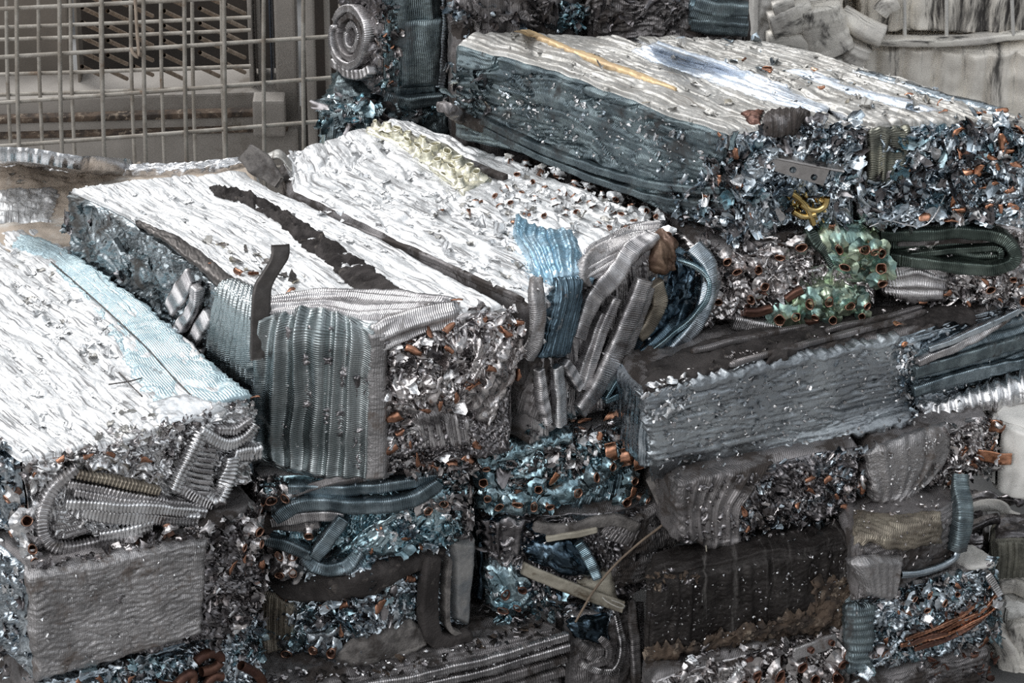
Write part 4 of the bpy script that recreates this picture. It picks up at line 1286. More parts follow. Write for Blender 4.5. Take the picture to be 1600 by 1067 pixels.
tubes(b, [(1304, 375, 1.1), (1340, 377, 1.15), (1358, 378), (1369, 381), (1371, 406, 1.15), (1314, 404, 1.1), (1368, 427, 1.1), (1259, 460, 1.2), (1288, 456, 1.15), (1319, 465, 1.1), (1345, 463), (1236, 481), (1212, 484, 1.2), (1294, 486, 1.1), (1340, 480, .9), (1267, 480, .9)], TUBE, GREEN, lift=.024, seed=8, tilt=.5, scale=1.08)
fold(b, [(1262, 368), (1288, 384), (1300, 406)], .008, .007, GREEN_FIN, lift=.008)
fold(b, [(1142, 494), (1180, 503), (1216, 508)], .0092, .009, ALU_FIN, lift=.012, ring_p=.003)
fold(b, [(1210, 508), (1228, 509), (1240, 507)], [.009, .0105, .010, .005], .009, BROWN_COPPER, lift=.013, ring_p=0, name='tube_bend', flat=2)
fold(b, [(1240, 497), (1258, 498), (1274, 494)], [.007, .008, .0075, .004], .008, BROWN_COPPER, lift=.012, ring_p=0, name='tube_bend', flat=2)
fold(b, [(1158, 479), (1180, 481), (1202, 474)], [.005, .006, .006, .005], .006, BROWN_COPPER, lift=.014, ring_p=0, name='tube_bend', flat=2)
fold(b, [(1224, 460), (1238, 450), (1250, 444)], .005, .006, BROWN_COPPER, lift=.014, ring_p=0, name='tube_bend', flat=2)

# --- R2b, long loop
b = B['R2b']
patch(b, 'fin_pack', [(1388, 358), (1480, 352), (1570, 358)], [(1388, 402), (1480, 406), (1580, 408)], GREEN_FIN, st_pleats(.012, .002, axis=1), lift=.006, rag=.001)
fold(b, [(1392, 362), (1440, 356), (1500, 352), (1550, 354), (1580, 366), (1591, 388), (1582, 408), (1556, 413), (1480, 406), (1420, 397), (1374, 390)], .0078, .012, GREEN_FIN, lift=.014, ring_p=.0026)
fold(b, [(1420, 392), (1500, 384), (1560, 378), (1576, 388), (1560, 398)], .004, .006, GREEN_FIN, lift=.010)
fold(b, [(1400, 376), (1470, 372), (1550, 368)], .004, .004, DARK_FIN, lift=.008, ring_p=0)
fold(b, [(1372, 344), (1380, 354), (1392, 364)], .006, .008, GREEN_FIN, lift=.012)
patch(b, 'crushed_fins', [(1374, 412), (1430, 394), (1482, 418)], [(1386, 456), (1432, 474), (1475, 468)], ALU_FIN, st_pleats(.014, .003, axis=1), lift=.012, belly=.008, rag=.005)
flakes(b, [(1452, 408), (1600, 416), (1610, 478), (1405, 474)], 520, (.006, .019), [WARM, ALU, DARK_FOIL], seed=64, wts=[5, 2, 2], lift=(-.002, .012))
scraps(b, [(1447, 406, .9), (1455, 421, 1.1), (1478, 452, 1.1), (1439, 463), (1537, 430, .8), (1594, 440), (1560, 462, .8), (1510, 468, .8)], COPPER, .013, seed=14, lift=.014)
tubes(b, [(1544, 445, .9), (1580, 428, .8), (1596, 462)], TUBE, WARM, lift=.012, seed=9)

# --- R3, raked face
b = B['R3']
patch(b, 'raked_face', [(1004, 616), (1140, 582), (1280, 552), (1408, 524)], [(1020, 748), (1150, 722), (1290, 694), (1425, 664)], GREY_RAKE, st_strips(.0013, .0048, 26, .8, .4, seed=4), lift=.006, res=.002, thick=.01, rag=.006)
flakes(b, [(1010, 620), (1405, 530), (1425, 660), (1030, 744)], 420, (.003, .010), [GREY_RAKE, ALU], seed=71, tilt=(.1, .7), lift=(.004, .009), dirv=(.3, .1, .03), wts=[3, 2])
flakes(b, [(1002, 606), (1085, 588), (1062, 640), (1008, 648)], 90, (.006, .016), [ALU, SHEET], seed=72, lift=(.003, .011), wts=[3, 1])
flakes(b, [(1392, 530), (1432, 538), (1440, 655), (1405, 640)], 150, (.006, .017), [ALU, STEEL_BLUE], seed=73, lift=(.003, .012))
patch(b, 'blue_fins', [(1424, 552), (1500, 522), (1610, 484)], [(1424, 616), (1510, 604), (1610, 574)], ZIG_FIN, st_pleats(.013, .003, axis=1, seed=5), lift=.008, rag=.004)
for i, (q, w, m) in enumerate((([(1418, 606), (1500, 580), (1610, 556)], .008, ZIG_FIN), ([(1424, 560), (1500, 530), (1560, 494), (1600, 466)], .005, ALU_FIN), ([(1420, 575), (1500, 552), (1610, 520)], .008, TEAL_DARK), ([(1440, 540), (1520, 508), (1596, 470)], .004, STEEL_BLUE))):
    fold(b, q, w, .006, m, lift=.012, seed=i)
patch(b, 'bright_foil', [(1432, 628), (1520, 606), (1610, 580)], [(1432, 664), (1520, 650), (1610, 628)], ALU, st_pleats(.016, .004, axis=0, seed=6), lift=.010, belly=.004, rag=.005)
patch(b, 'foam_sheet', [(1012, 572), (1120, 528), (1250, 500), (1400, 478), (1525, 474)], [(1006, 612), (1140, 574), (1290, 540), (1420, 506), (1522, 506)], FOAM, st_rough(.003, .03, 5), lift=.004, thick=.008, rag=.006)
patch(b, 'foam_tongue', [(1230, 520), (1280, 516)], [(1196, 572), (1228, 566)], FOAM, st_rough(.002, .02, 6), lift=.010, thick=.008, rag=.005)
for i, q in enumerate(([(1080, 558), (1180, 532), (1262, 518)], [(1140, 578), (1280, 540), (1400, 510), (1446, 494)], [(1290, 524), (1380, 504), (1440, 488)])):
    fold(b, q, .0035, .004, DARK_FIN, lift=.007, ring_p=0, seed=i, name='fin_ridge')
scraps(b, [(1401, 518, .9), (1405, 532, .8)], COPPER_BRIGHT, .012, seed=15, lift=.012)
flakes(b, [(1530, 450), (1600, 440), (1600, 470), (1560, 490)], 60, (.006, .014), [ALU, WARM], seed=74, lift=(.004, .012))

# --- R4a
b = B['R4a']
patch(b, 'dusty_fins', [(1056, 752), (1130, 734), (1208, 722)], [(1064, 836), (1110, 858), (1156, 856)], DARK_FIN, st_pleats(.014, .003, .4, seed=7), lift=.008, thick=.012, rag=.004, mids=[[(1056, 792), (1110, 786), (1158, 792)]])
flakes(b, [(1200, 728), (1350, 694), (1352, 792), (1245, 838), (1160, 868), (1152, 800)], 720, (.007, .021), [WARM, DARK_FOIL, STEEL_BLUE, ALU], seed=81, wts=[3, 4, 3, 1], lift=(-.002, .012))
scraps(b, [(1260, 741), (1260, 762), (1341, 757, 1.1), (1323, 792, 1.4), (1313, 784), (1240, 782, .9), (1156, 792, 1.1), (1162, 820), (1286, 742, .9), (1300, 770, .8), (1190, 835, .8)], COPPER, .013, seed=16, lift=.012)
for q in ([(1100, 850), (1112, 868), (1124, 862), (1138, 876)], [(1146, 852), (1150, 868), (1148, 892)], [(1130, 855), (1133, 876)], [(1098, 846), (1100, 866)]):
    wire([hit(b, x, y, .010)[0] for x, y in q], .0009, TAN, 'torn_thread', b.root, n=16)
# --- R4b
b = B['R4b']
patch(b, 'fin_pack', [(1354, 704), (1420, 676), (1484, 664)], [(1362, 780), (1400, 790), (1432, 778)], GREY_FIN, st_pleats(.02, .002, .3, seed=3), lift=.010, thick=.012, rag=.004, mids=[[(1356, 742), (1415, 730), (1480, 708)]])
flakes(b, [(1470, 670), (1556, 648), (1562, 734), (1440, 768)], 380, (.006, .019), [WARM, ALU, DARK_FOIL], seed=82, wts=[5, 3, 2], lift=(-.002, .014))
scraps(b, [(1491, 736, 1.2), (1512, 722, 1.2), (1500, 700), (1545, 690, .9), (1480, 748), (1556, 664, 1.2)], COPPER, .014, seed=17, lift=.013)
pc = hit(b, 1540, 714, .01)[0]
ribbon([PY(1524, 710, pc[1]), PY(1550, 714, pc[1] - .004), PY(1566, 718, pc[1] - .006), PY(1580, 717, pc[1])], [np.array([0, -.001, .0085])] * 4, .0016, COPPER_BRIGHT, 'copper_tab', b.root, n=30, amp=.0006)
ribbon([PY(1544, 668, pc[1] + .005), PY(1554, 664, pc[1]), PY(1566, 668, pc[1])], [np.array([0, -.001, .009])] * 3, .0016, COPPER, 'copper_tab', b.root, n=20, amp=.0006)

# --- R5
b = B['R5']
patch(b, 'rusty_edge', [(1010, 1012), (1100, 996), (1200, 968), (1336, 926)], [(1010, 1050), (1100, 1036), (1220, 1010), (1340, 976)], RUST, st_crush(.02, .006, 4), lift=.004, rag=.014)
patch(b, 'rusty_edge', [(1270, 906), (1338, 888)], [(1262, 950), (1338, 930)], RUST, st_crush(.02, .005, 5), lift=.002, rag=.014)
b = B['C5']
patch(b, 'blue_foil', [(890, 970), (950, 962)], [(898, 996), (950, 1008)], DEEP_BLUE, st_crush(.022, .005, seed=3), lift=.006, rag=.004)
for i, (q, w, m) in enumerate((([(955, 952), (970, 985), (970, 1030), (948, 1052)], .0045, ALU_FIN), ([(932, 992), (950, 1006), (946, 1028), (915, 1036)], .005, DARK_FIN), ([(905, 1032), (935, 1046), (966, 1044)], .0042, ALU_FIN), ([(985, 942), (990, 1000), (992, 1064)], .0055, DARK_FIN), ([(1003, 940), (1006, 1000), (1004, 1064)], .0055, DARK_FIN), ([(905, 1005), (925, 1016), (940, 1014)], .005, DARK_FIN), ([(915, 1020), (932, 1028), (938, 1020)], .004, DARK_FIN))):
    fold(b, q, w, .006, m, lift=.004, seed=i, ring_p=.003)
b = B['R5']
flakes(b, [(1000, 930), (1340, 840), (1338, 905), (1010, 1005)], 130, (.003, .009), [DIRT_BLOCK, DARK_FOIL], seed=83, tilt=(.1, .7), lift=(0, .003))
flakes(b, [(1010, 900), (1090, 886), (1090, 905), (1010, 925)], 80, (.004, .012), [RUST, DARK_FOIL], seed=84, lift=(0, .005))
# --- R7
b = B['R7']
flakes(b, [(1060, 1030), (1230, 985), (1330, 970), (1335, 1075), (1050, 1080)], 420, (.008, .021), [WARM, DARK_FOIL, ALU], seed=85, wts=[3, 3, 2], lift=(-.002, .012))
tubes(b, [(1318, 969, 1.5), (1321, 987, 1.4), (1313, 1010, 1.5), (1304, 1024, 1.4), (1297, 1047, 1.5), (1240, 1030, 1.3), (1205, 1045, 1.3), (1170, 1040, 1.2), (1262, 1050, 1.2), (1150, 1060, 1.2)], BROWN_COPPER, WARM, lift=.016, seed=10)
fold(b, [(1226, 1010), (1258, 1000), (1294, 986)], .0085, .003, GREY_FIN, lift=.020, ring_p=0, flat=5, name='perforated_strip')
tubes(b, [(1251, 1001, .8), (1283, 990, .8)], BROWN_COPPER, None, lift=.024, seed=11)
scraps(b, [(1246, 1028, 1.2), (1180, 1055, 1.2), (1215, 1058)], COPPER, .014, seed=18, lift=.012)
# --- R5b
b = B['R5b']
patch(b, 'dusty_fins', [(1336, 800), (1400, 808), (1470, 800)], [(1336, 842), (1400, 858), (1470, 848)], TAN_FIN, st_folds(.008, .002, .8, seed=5), lift=.008, rag=.004)
patch(b, 'fin_flap', [(1330, 872), (1366, 864), (1404, 868)], [(1346, 922), (1372, 930), (1392, 934)], GREY_FIN, st_pleats(.012, .0012, seed=5), lift=.016, thick=.004, rag=.003)
wire([hit(b, x, y, .010)[0] for x, y in [(1398, 892), (1430, 890), (1462, 880), (1482, 868), (1488, 850)]], .0052, STEEL_BLUE, 'pipe', b.root, n=40, sec=14)
fold(b, [(1500, 756), (1496, 800), (1484, 856)], .0105, .012, TEAL_DARK, lift=.010, ring_p=.003, ring_a=.0004)
# --- R6
b = B['R6']
flakes(b, [(1345, 935), (1500, 895), (1558, 876), (1562, 1000), (1335, 1052)], 980, (.006, .019), [STEEL_BLUE, BLUE, ALU, DARK_FOIL, WARM], seed=86, wts=[5, 5, 1, 3, 1], lift=(-.002, .012))
patch(b, 'fin_side', [(1324, 942), (1366, 938)], [(1324, 1050), (1358, 1046)], TEAL_DARK, st_pleats(.01, .002, axis=1), lift=.012, rag=.005)
for i, (q, w, m) in enumerate((([(1398, 1000), (1440, 992), (1490, 964), (1532, 944), (1552, 918)], .0032, COPPER), ([(1420, 1006), (1480, 988), (1528, 958), (1560, 932)], .0030, BROWN_COPPER), ([(1404, 990), (1450, 974), (1490, 956), (1512, 938)], .0024, COPPER), ([(1440, 990), (1484, 976), (1520, 958), (1548, 936)], .0020, COPPER_BRIGHT), ([(1412, 996), (1436, 986), (1470, 978)], .0026, BROWN_COPPER))):
    fold(b, q, [w, w * 1.6, w * .8, w * 1.5, w * .7, w * .5], .003, m, lift=.013 + .001 * i, ring_p=.006, ring_a=.0003, name='copper_strip', flat=3, groove=.6, seed=i)
flakes(b, [(1400, 985), (1550, 915), (1556, 940), (1420, 1010)], 120, (.005, .014), [STEEL_BLUE, DARK_FOIL, BROWN_COPPER], seed=231, lift=(.010, .018))
scraps(b, [(1360, 1017, 1.2), (1376, 1013, 1.1), (1413, 953), (1376, 995, .8), (1540, 910), (1550, 985, 1.2), (1530, 1000, 1.2), (1444, 920, .8), (1490, 908, .8), (1395, 950, .7)], COPPER, .012, seed=19, lift=.013)
tubes(b, [(1420, 928, .8), (1443, 922, .8), (1466, 934, .8), (1487, 920, .8), (1440, 944, .8)], TUBE, STEEL_BLUE, lift=.012, seed=12)
patch(b, 'pale_sheet', [(1486, 852), (1520, 852), (1556, 876)], [(1480, 872), (1510, 886), (1548, 892)], PALE_GREY, st_rough(.002, .03), lift=.003, thick=.003, rag=.003)
fold(b, [(1534, 890), (1546, 908), (1556, 925)], .005, .006, ALU, lift=.010, ring_p=.004)
b = B['R8']
flakes(b, [(1440, 1040), (1558, 1008), (1560, 1070), (1440, 1070)], 90, (.006, .016), [DARK_FOIL, BROWN_COPPER], seed=87)

# --- L1
b = B['L1']
BIG = dict(ring_p=.0048, ring_a=.0012, flat=2.6)
flakes(b, [(28, 728), (150, 700), (270, 655), (400, 622), (402, 690), (320, 700), (240, 745), (170, 722), (60, 775)], 480, (.006, .017), [WARM, ALU, DARK_FOIL], seed=91, wts=[4, 3, 2], lift=(-.003, .008))
patch(b, 'fin_field', [(92, 742), (160, 738), (244, 768)], [(100, 778), (200, 785), (262, 792)], ALU_FIN, st_pleats(.007, .002, .1), lift=.004)
patch(b, 'fin_field', [(64, 780), (100, 790)], [(82, 850), (150, 830)], ALU_FIN, st_pleats(.007, .003, .2, axis=1), lift=.004)
for i, (q, w, m, l) in enumerate((
    ([(150, 829), (190, 823), (228, 814)], .0075, ALU, .012), ([(96, 775), (150, 778), (210, 783), (262, 789), (306, 794)], .0062, ALU, .016),
    ([(122, 792), (170, 797), (223, 802), (300, 806)], .0085, ALU, .012), ([(116, 732), (184, 746), (238, 760)], .0045, TAN_FIN, .012),
    ([(118, 724), (66, 762), (58, 800), (60, 834), (80, 860), (147, 842), (210, 824)], .0065, ALU_FIN, .010),
    ([(100, 748), (150, 756), (200, 768), (250, 780), (300, 786)], .0055, ALU_FIN, .010), ([(110, 760), (180, 772), (250, 784)], .005, ALU_FIN, .012),
    ([(299, 668), (276, 717), (254, 758)], .0072, ALU, .018), ([(346, 704), (337, 751), (320, 792)], .0092, ALU, .018),
    ([(352, 704), (380, 702), (406, 694)], .0085, ALU, .014), ([(404, 634), (406, 665), (406, 696)], .0045, ALU, .014),
    ([(302, 668), (336, 690), (372, 680), (388, 656)], .0062, ALU, .012), ([(330, 668), (360, 668), (384, 650)], .0045, ALU_FIN, .008),
    ([(268, 756), (300, 774), (320, 784)], .006, ALU_FIN, .010))):
    fold(b, q, w, .008, m, lift=l, seed=i, **BIG)
for k in range(11):
    y = 690 + k * 8.5
    fold(b, [(290 - k * 2.2, y), (305 - k * 1.2, y + 6), (328 - k * 1.2, y + 9)], .0026, .005, ALU if k % 2 else ALU_FIN, lift=.008, ring_p=0, name='fin_blade', sec=8)
tubes(b, [(29, 772), (37, 806, 1.3), (35, 827, .9), (45, 848, 1.3), (50, 867)], TUBE, ALU, lift=.012, seed=14)
scraps(b, [(136, 708, 1.1), (223, 716, 1.3), (92, 712), (50, 735, .8), (170, 706, .8), (398, 628, .8)], COPPER, .012, seed=20, lift=.008)
flakes(b, [(-40, 640), (26, 725), (36, 860), (-40, 800)], 140, (.008, .022), [STEEL_BLUE, ALU, DARK_FOIL], seed=92, lift=(0, .006), tilt=(.1, .9))
patch(b, 'pale_blue_panel', [(30, 366), (70, 372), (150, 420), (240, 486), (330, 572), (394, 618)], [(20, 382), (74, 406), (130, 464), (178, 522), (200, 575), (250, 640)], PALE_BLUE, st_strips(.0012, .010, 30, seed=3), lift=.0025, thick=.003, rag=.006)
patch(b, 'bright_sheet', [(232, 636), (290, 616), (356, 640)], [(250, 662), (310, 660), (350, 656)], SHEET, st_rough(.0008, .03), lift=.006, thick=.002, rag=.004)
flakes(b, [(60, 400), (140, 480), (205, 565), (170, 600), (100, 560), (0, 440), (0, 390)], 240, (.005, .016), [ALU_TOP, ALU_TOPX], seed=93, tilt=(.0, .16), lift=(-.0008, .0010), wts=[4, 1], bend=.12)
flakes(b, [(0, 520), (150, 600), (230, 660), (130, 700), (30, 715)], 160, (.004, .014), [ALU_TOP], seed=94, tilt=(.0, .16), lift=(-.0008, .0010), dirv=(.25, -.3, 0), bend=.12)
flakes(b, [(170, 640), (260, 645), (300, 670), (200, 700), (130, 705)], 90, (.005, .014), [ALU_TOPX, WARM], seed=95, tilt=(.1, .7), lift=(0, .005))
for q in ([(80, 412), (130, 455), (180, 500), (232, 548), (268, 590), (300, 622)], [(170, 604), (200, 600), (222, 594)], [(186, 585), (205, 606), (222, 622)]):
    wire([hit(b, x, y, .003)[0] for x, y in q], .0009, IRON, 'crack_line', b.root, n=30)  # thin dark wires standing in for cracks in the top
# --- L2
b = B['L2']
patch(b, 'fin_slab', [(38, 892), (120, 876), (220, 856), (322, 836)], [(54, 1060), (140, 1038), (230, 1010), (314, 984)], GREY_FIN, st_folds(.0066, .0013, 1.5, seed=7), lift=.013, res=.0018, thick=.018, rag=.003)
flakes(b, [(318, 838), (408, 786), (412, 965), (330, 1005), (316, 905)], 480, (.008, .024), [DARK_FOIL, WARM, ALU], seed=96, wts=[5, 4, 1], lift=(-.002, .012))
flakes(b, [(44, 884), (200, 852), (340, 812), (352, 830), (320, 840), (60, 896)], 170, (.005, .015), [WARM, DARK_FOIL], seed=97, lift=(0, .006))
tubes(b, [(389, 824, 1.3), (367, 849), (392, 845), (205, 846, 1.1), (262, 838, .8)], TUBE, WARM, lift=.012, seed=15)
scraps(b, [(353, 882, 1.4), (344, 930, .8), (398, 880, .9), (372, 868)], COPPER, .013, seed=21, lift=.012)
flakes(b, [(-30, 840), (36, 890), (50, 1060), (-30, 1060)], 220, (.006, .018), [STEEL_BLUE, ALU, DARK_FOIL], seed=98, lift=(0, .006))
# --- L3
b = B['L3']
flakes(b, [(150, 1045), (300, 1008), (408, 958), (414, 1075), (100, 1080)], 330, (.008, .022), [BLUE, STEEL_BLUE, DARK_FOIL], seed=99, wts=[3, 3, 2], lift=(0, .010))
for q in ([(296, 1026), (312, 1012), (332, 1014), (336, 1026), (322, 1038), (304, 1042)], [(262, 1068), (276, 1050), (292, 1042), (290, 1062)], [(366, 1032), (384, 1040), (398, 1052), (402, 1068)], [(232, 1060), (252, 1066), (276, 1060)], [(310, 1066), (322, 1048), (336, 1050)]):
    wire([hit(b, x, y, .014)[0] for x, y in q], .0062, BROWN_COPPER, 'copper_bend', b.root, n=30, sec=14)
scraps(b, [(150, 1058), (120, 1064), (200, 1056, .8)], COPPER, .013, seed=22, lift=.01)

# --- C1
b = B['C1']
for i, (q, w, m, l) in enumerate((
    ([(452, 756), (544, 760), (622, 752), (676, 740)], .0072, ZIG_FIN, .006), ([(432, 798), (460, 777), (496, 771), (559, 780), (609, 779), (657, 764), (677, 744)], .0088, ZIG_FIN, .016),
    ([(426, 806), (465, 798), (507, 794), (540, 797)], .0072, ALU_FIN, .012), ([(541, 796), (517, 826), (494, 858)], .0085, ZIG_FIN, .018),
    ([(410, 830), (452, 840), (492, 858)], .0072, ZIG_FIN, .014), ([(468, 866), (504, 881), (544, 879), (568, 872)], .0080, ZIG_FIN, .012),
    ([(430, 814), (470, 816), (502, 811)], .0055, DARK_FIN, .006), ([(424, 800), (416, 812), (428, 822)], .006, DARK_FIN, .010),
    ([(440, 770), (520, 748), (600, 742)], .005, DARK_FIN, .006))):
    fold(b, q, w, .010, m, lift=l, seed=i)
patch(b, 'teal_foil', [(575, 812), (640, 780), (698, 758)], [(506, 874), (610, 864), (698, 846)], BLUE, st_crush(.022, .005, seed=5), lift=.010, rag=.006)
flakes(b, [(560, 820), (640, 785), (700, 765), (700, 845), (610, 862), (520, 875)], 260, (.007, .022), [BLUE, STEEL_BLUE, ALU], seed=101, wts=[5, 2, 1], lift=(.006, .016), tilt=(.1, .9))
tubes(b, [(426, 772, 1.1), (449, 768), (485, 825, 1.2), (660, 788), (685, 779, .9), (437, 857), (460, 860), (441, 888), (461, 886)], TUBE, WARM, lift=.014, seed=16)
scraps(b, [(409, 784, 1.3), (594, 817, .7), (624, 836, .8), (540, 866, .8), (655, 846, .9), (580, 852, .8)], COPPER, .012, seed=23, lift=.014)
patch(b, 'crushed_end', [(420, 852), (468, 850)], [(422, 898), (470, 896)], WARM, st_crush(.02, .005, 4), lift=.010, rag=.004)
flakes(b, [(396, 742), (450, 745), (440, 790), (400, 800)], 110, (.007, .018), [DARK_FOIL, WARM], seed=102, lift=(0, .010))
flakes(b, [(688, 735), (738, 716), (735, 840), (700, 842)], 200, (.006, .018), [DARK_FOIL, WARM, BLUE], seed=103, lift=(0, .012), wts=[3, 2, 1])
flakes(b, [(500, 865), (600, 862), (590, 880), (500, 890)], 60, (.006, .016), [BLUE, WARM], seed=104, lift=(0, .010))
# --- C2
b = B['C2']
flakes(b, [(760, 700), (870, 690), (960, 652), (1004, 655), (1000, 710), (940, 700), (880, 745), (790, 762)], 460, (.007, .022), [WARM, DARK_FOIL, ALU], seed=105, wts=[5, 2, 2], lift=(-.002, .012))
flakes(b, [(930, 640), (1016, 622), (1012, 705), (960, 690)], 240, (.006, .016), [DARK_FOIL, STEEL_BLUE, WARM], seed=106, wts=[4, 1, 1], lift=(0, .012))
patch(b, 'blue_foil', [(752, 694), (820, 664), (896, 650)], [(768, 722), (840, 704), (894, 690)], BLUE, st_crush(.022, .005, seed=6), lift=.010, rag=.005)
patch(b, 'blue_foil', [(744, 742), (800, 764), (872, 752), (930, 716), (962, 694)], [(744, 792), (808, 802), (884, 780), (950, 738), (975, 714)], BLUE, st_crush(.022, .005, seed=7), lift=.013, belly=.004, rag=.004)
flakes(b, [(746, 745), (800, 765), (880, 752), (960, 700), (960, 730), (880, 778), (800, 800), (748, 790)], 120, (.008, .02), [BLUE], seed=107, lift=(.010, .018), tilt=(.1, .7))
patch(b, 'blue_fins', [(905, 768), (950, 742), (996, 722)], [(884, 798), (940, 792), (988, 772)], BLUE_FIN, st_pleats(.012, .003, seed=4), lift=.006, rag=.005)
tubes(b, [(768, 699, 1.2), (754, 716, 1.1), (822, 677, 1.15), (847, 675, 1.1), (869, 674, 1.1), (891, 666), (751, 739, 1.1), (757, 764), (776, 777, 1.1), (804, 771, 1.1), (829, 776, 1.1), (852, 775, 1.1), (885, 757, 1.1), (913, 733, 1.1), (940, 717, 1.1), (835, 750), (974, 739), (962, 771, 1.1), (933, 785, 1.1), (994, 769, .8)], TUBE, BLUE, lift=.022, seed=17, tilt=.5)
for x, y in ((943, 700), (965, 708), (987, 713), (1010, 710)):
    p = hit(b, x, y, .016)[0]
    ribbon([p + [-.001, .006, .011], p + [0, -.002, .008], p + [.001, -.004, -.002], p + [.002, .0, -.010]], [np.array([.0072, .001, .0015])] * 4, .0014, COPPER_BRIGHT, 'copper_tab', b.root, n=18, amp=.0005)
scraps(b, [(866, 744, 1.4), (913, 667, 1.3), (951, 663), (982, 767, 1.2), (794, 683), (930, 676, .8), (1000, 690, .8)], COPPER_BRIGHT, .013, seed=24, lift=.012)
# --- C3
b = B['C3']
patch(b, 'foam_band', [(412, 896), (480, 900), (560, 892), (640, 862), (700, 846)], [(448, 936), (530, 937), (590, 922), (640, 892), (690, 862)], FOAM, st_rough(.0025, .03, 4), lift=.014, thick=.012, rag=.004)
fold(b, [(666, 858), (660, 900), (657, 950), (664, 988), (688, 1000), (716, 994), (728, 984)], .0105, .010, FOAM, lift=.014, ring_p=0, flat=6, name='foam_strip')
fold(b, [(690, 862), (686, 920), (685, 960), (694, 982), (716, 984)], .0030, .010, DUSTY_FOAM, lift=.013, ring_p=0, flat=5, name='strip_lining')
patch(b, 'dusty_plate', [(699, 836), (740, 838)], [(702, 960), (726, 972)], mat('dusty_steel', (.34, .33, .32), .6, metallic=.5, col2=(.22, .23, .24), bump=.4, bscale=160), st_rough(.001, .02), lift=.016, thick=.012, rag=.001)
patch(b, 'tan_fins', [(413, 918), (438, 922), (462, 946)], [(408, 1032), (438, 1022), (462, 992)], TAN_FIN, st_pleats(.009, .002, .3), lift=.010, rag=.002)
flakes(b, [(468, 945), (560, 925), (650, 880), (655, 935), (610, 992), (480, 995)], 330, (.010, .026), [STEEL_BLUE, BLUE, DARK_FOIL, ALU], seed=108, wts=[5, 3, 2, 1], lift=(.002, .014), bend=.25)
flakes(b, [(440, 985), (480, 980), (480, 1020), (445, 1020)], 40, (.010, .022), [BLUE], seed=109, lift=(.004, .014))
patch(b, 'perforated_plate', [(478, 978), (536, 972)], [(476, 1018), (522, 1034)], STEEL_BLUE, st_rough(.001, .02), lift=.014, thick=.004, rag=.002)
tubes(b, [(499, 1003, 1.2), (527, 1007, 1.2), (457, 1009, 1.1)], TUBE, STEEL_BLUE, lift=.016, seed=18, tilt=.15)
scraps(b, [(544, 941, 1.5), (588, 941, 1.5), (537, 975, 1.2), (634, 896), (446, 925, 1.1), (513, 940, .9)], COPPER, .014, seed=25, lift=.014)
patch(b, 'foam_slab', [(522, 1012), (580, 985), (640, 962), (664, 986)], [(528, 1042), (570, 1050), (625, 1036), (664, 1010)], DUSTY_FOAM, st_rough(.002, .03, 6), lift=.016, thick=.012, rag=.003)
# --- C4
b = B['C4']
for i, q in enumerate(([(500, 1080), (620, 1062), (750, 1030), (886, 992)], [(560, 1085), (680, 1066), (800, 1034), (888, 1008)], [(640, 1088), (760, 1064), (884, 1026)], [(740, 1086), (880, 1046)])):
    fold(b, q, .0050, .006, ALU_FIN if i < 2 else DARK_FIN, lift=.003, ring_p=.0031, ring_a=.0007, seed=i)
flakes(b, [(420, 1050), (600, 1040), (740, 1000), (860, 970), (885, 985), (620, 1050), (420, 1080)], 260, (.004, .014), [DARK_FOIL, DIRT_BLOCK, RUST], seed=110, lift=(0, .006), wts=[3, 3, 1])
# --- D3
b = B['D3']
flakes(b, [(745, 806), (830, 800), (850, 838), (770, 865), (745, 850)], 90, (.008, .020), [DARK_FOIL, DEEP_BLUE], seed=111, lift=(0, .008))
patch(b, 'dark_foil', [(748, 806), (790, 806), (838, 808)], [(760, 858), (790, 872), (818, 866)], DARK_FOIL, st_pleats(.02, .004, seed=4), lift=.008, rag=.006)
patch(b, 'deep_blue_foil', [(815, 846), (868, 830), (908, 842)], [(826, 872), (880, 894), (932, 896)], DEEP_BLUE, st_crush(.022, .005, seed=8), lift=.008, belly=.012, rag=.004)
fold(b, [(900, 836), (918, 862), (930, 892)], .006, .006, BLUE_FIN, lift=.018, ring_p=.0022)
fold(b, [(832, 812), (880, 822), (930, 806), (972, 802), (988, 818)], .0070, .005, DUSTY_FOAM, lift=.014, ring_p=0, flat=4, name='rubber_strip')
fold(b, [(850, 830), (900, 822), (930, 816)], .004, .004, TAN, lift=.018, ring_p=0, flat=4, name='rubber_strip')
patch(b, 'blue_foil', [(754, 882), (796, 876), (818, 898)], [(758, 938), (790, 960), (838, 938)], BLUE, st_crush(.022, .005, seed=9), lift=.008, belly=.006, rag=.004)
flakes(b, [(755, 885), (810, 885), (900, 925), (880, 968), (790, 982), (756, 950)], 240, (.008, .02), [DEEP_BLUE, DARK_FOIL, BLUE, ALU], seed=112, wts=[3, 3, 2, 1], lift=(0, .014))
tubes(b, [(786, 916, 1.2), (813, 909), (784, 941, 1.1), (806, 938, .9)], BROWN_COPPER, BLUE, lift=.016, seed=19)
for i, q in enumerate(([(936, 806), (962, 822), (990, 830)], [(940, 818), (960, 832), (985, 842)])):
    fold(b, q, .007, .006, DARK_FIN, lift=.008, ring_p=.004, ring_a=.001, seed=i)
patch(b, 'dark_fins', [(985, 806), (1020, 786), (1062, 772)], [(962, 872), (1010, 862), (1056, 848)], DARK_FIN, st_crush(.02, .005, 5), lift=.008, rag=.005)
patch(b, 'dark_fins', [(955, 874), (1000, 866), (1052, 852)], [(940, 916), (980, 912), (1010, 902)], DARK_FIN, st_folds(.007, .002, seed=5), lift=.010, rag=.005)
pts = [hit(b, x, y, .024)[0] for x, y in [(812, 872), (860, 892), (910, 912), (962, 934)]]
ribbon(pts, [np.array([.002, -.001, .0085])] * 4, .004, TAN, 'tan_strip', b.root, n=40, amp=.0008)
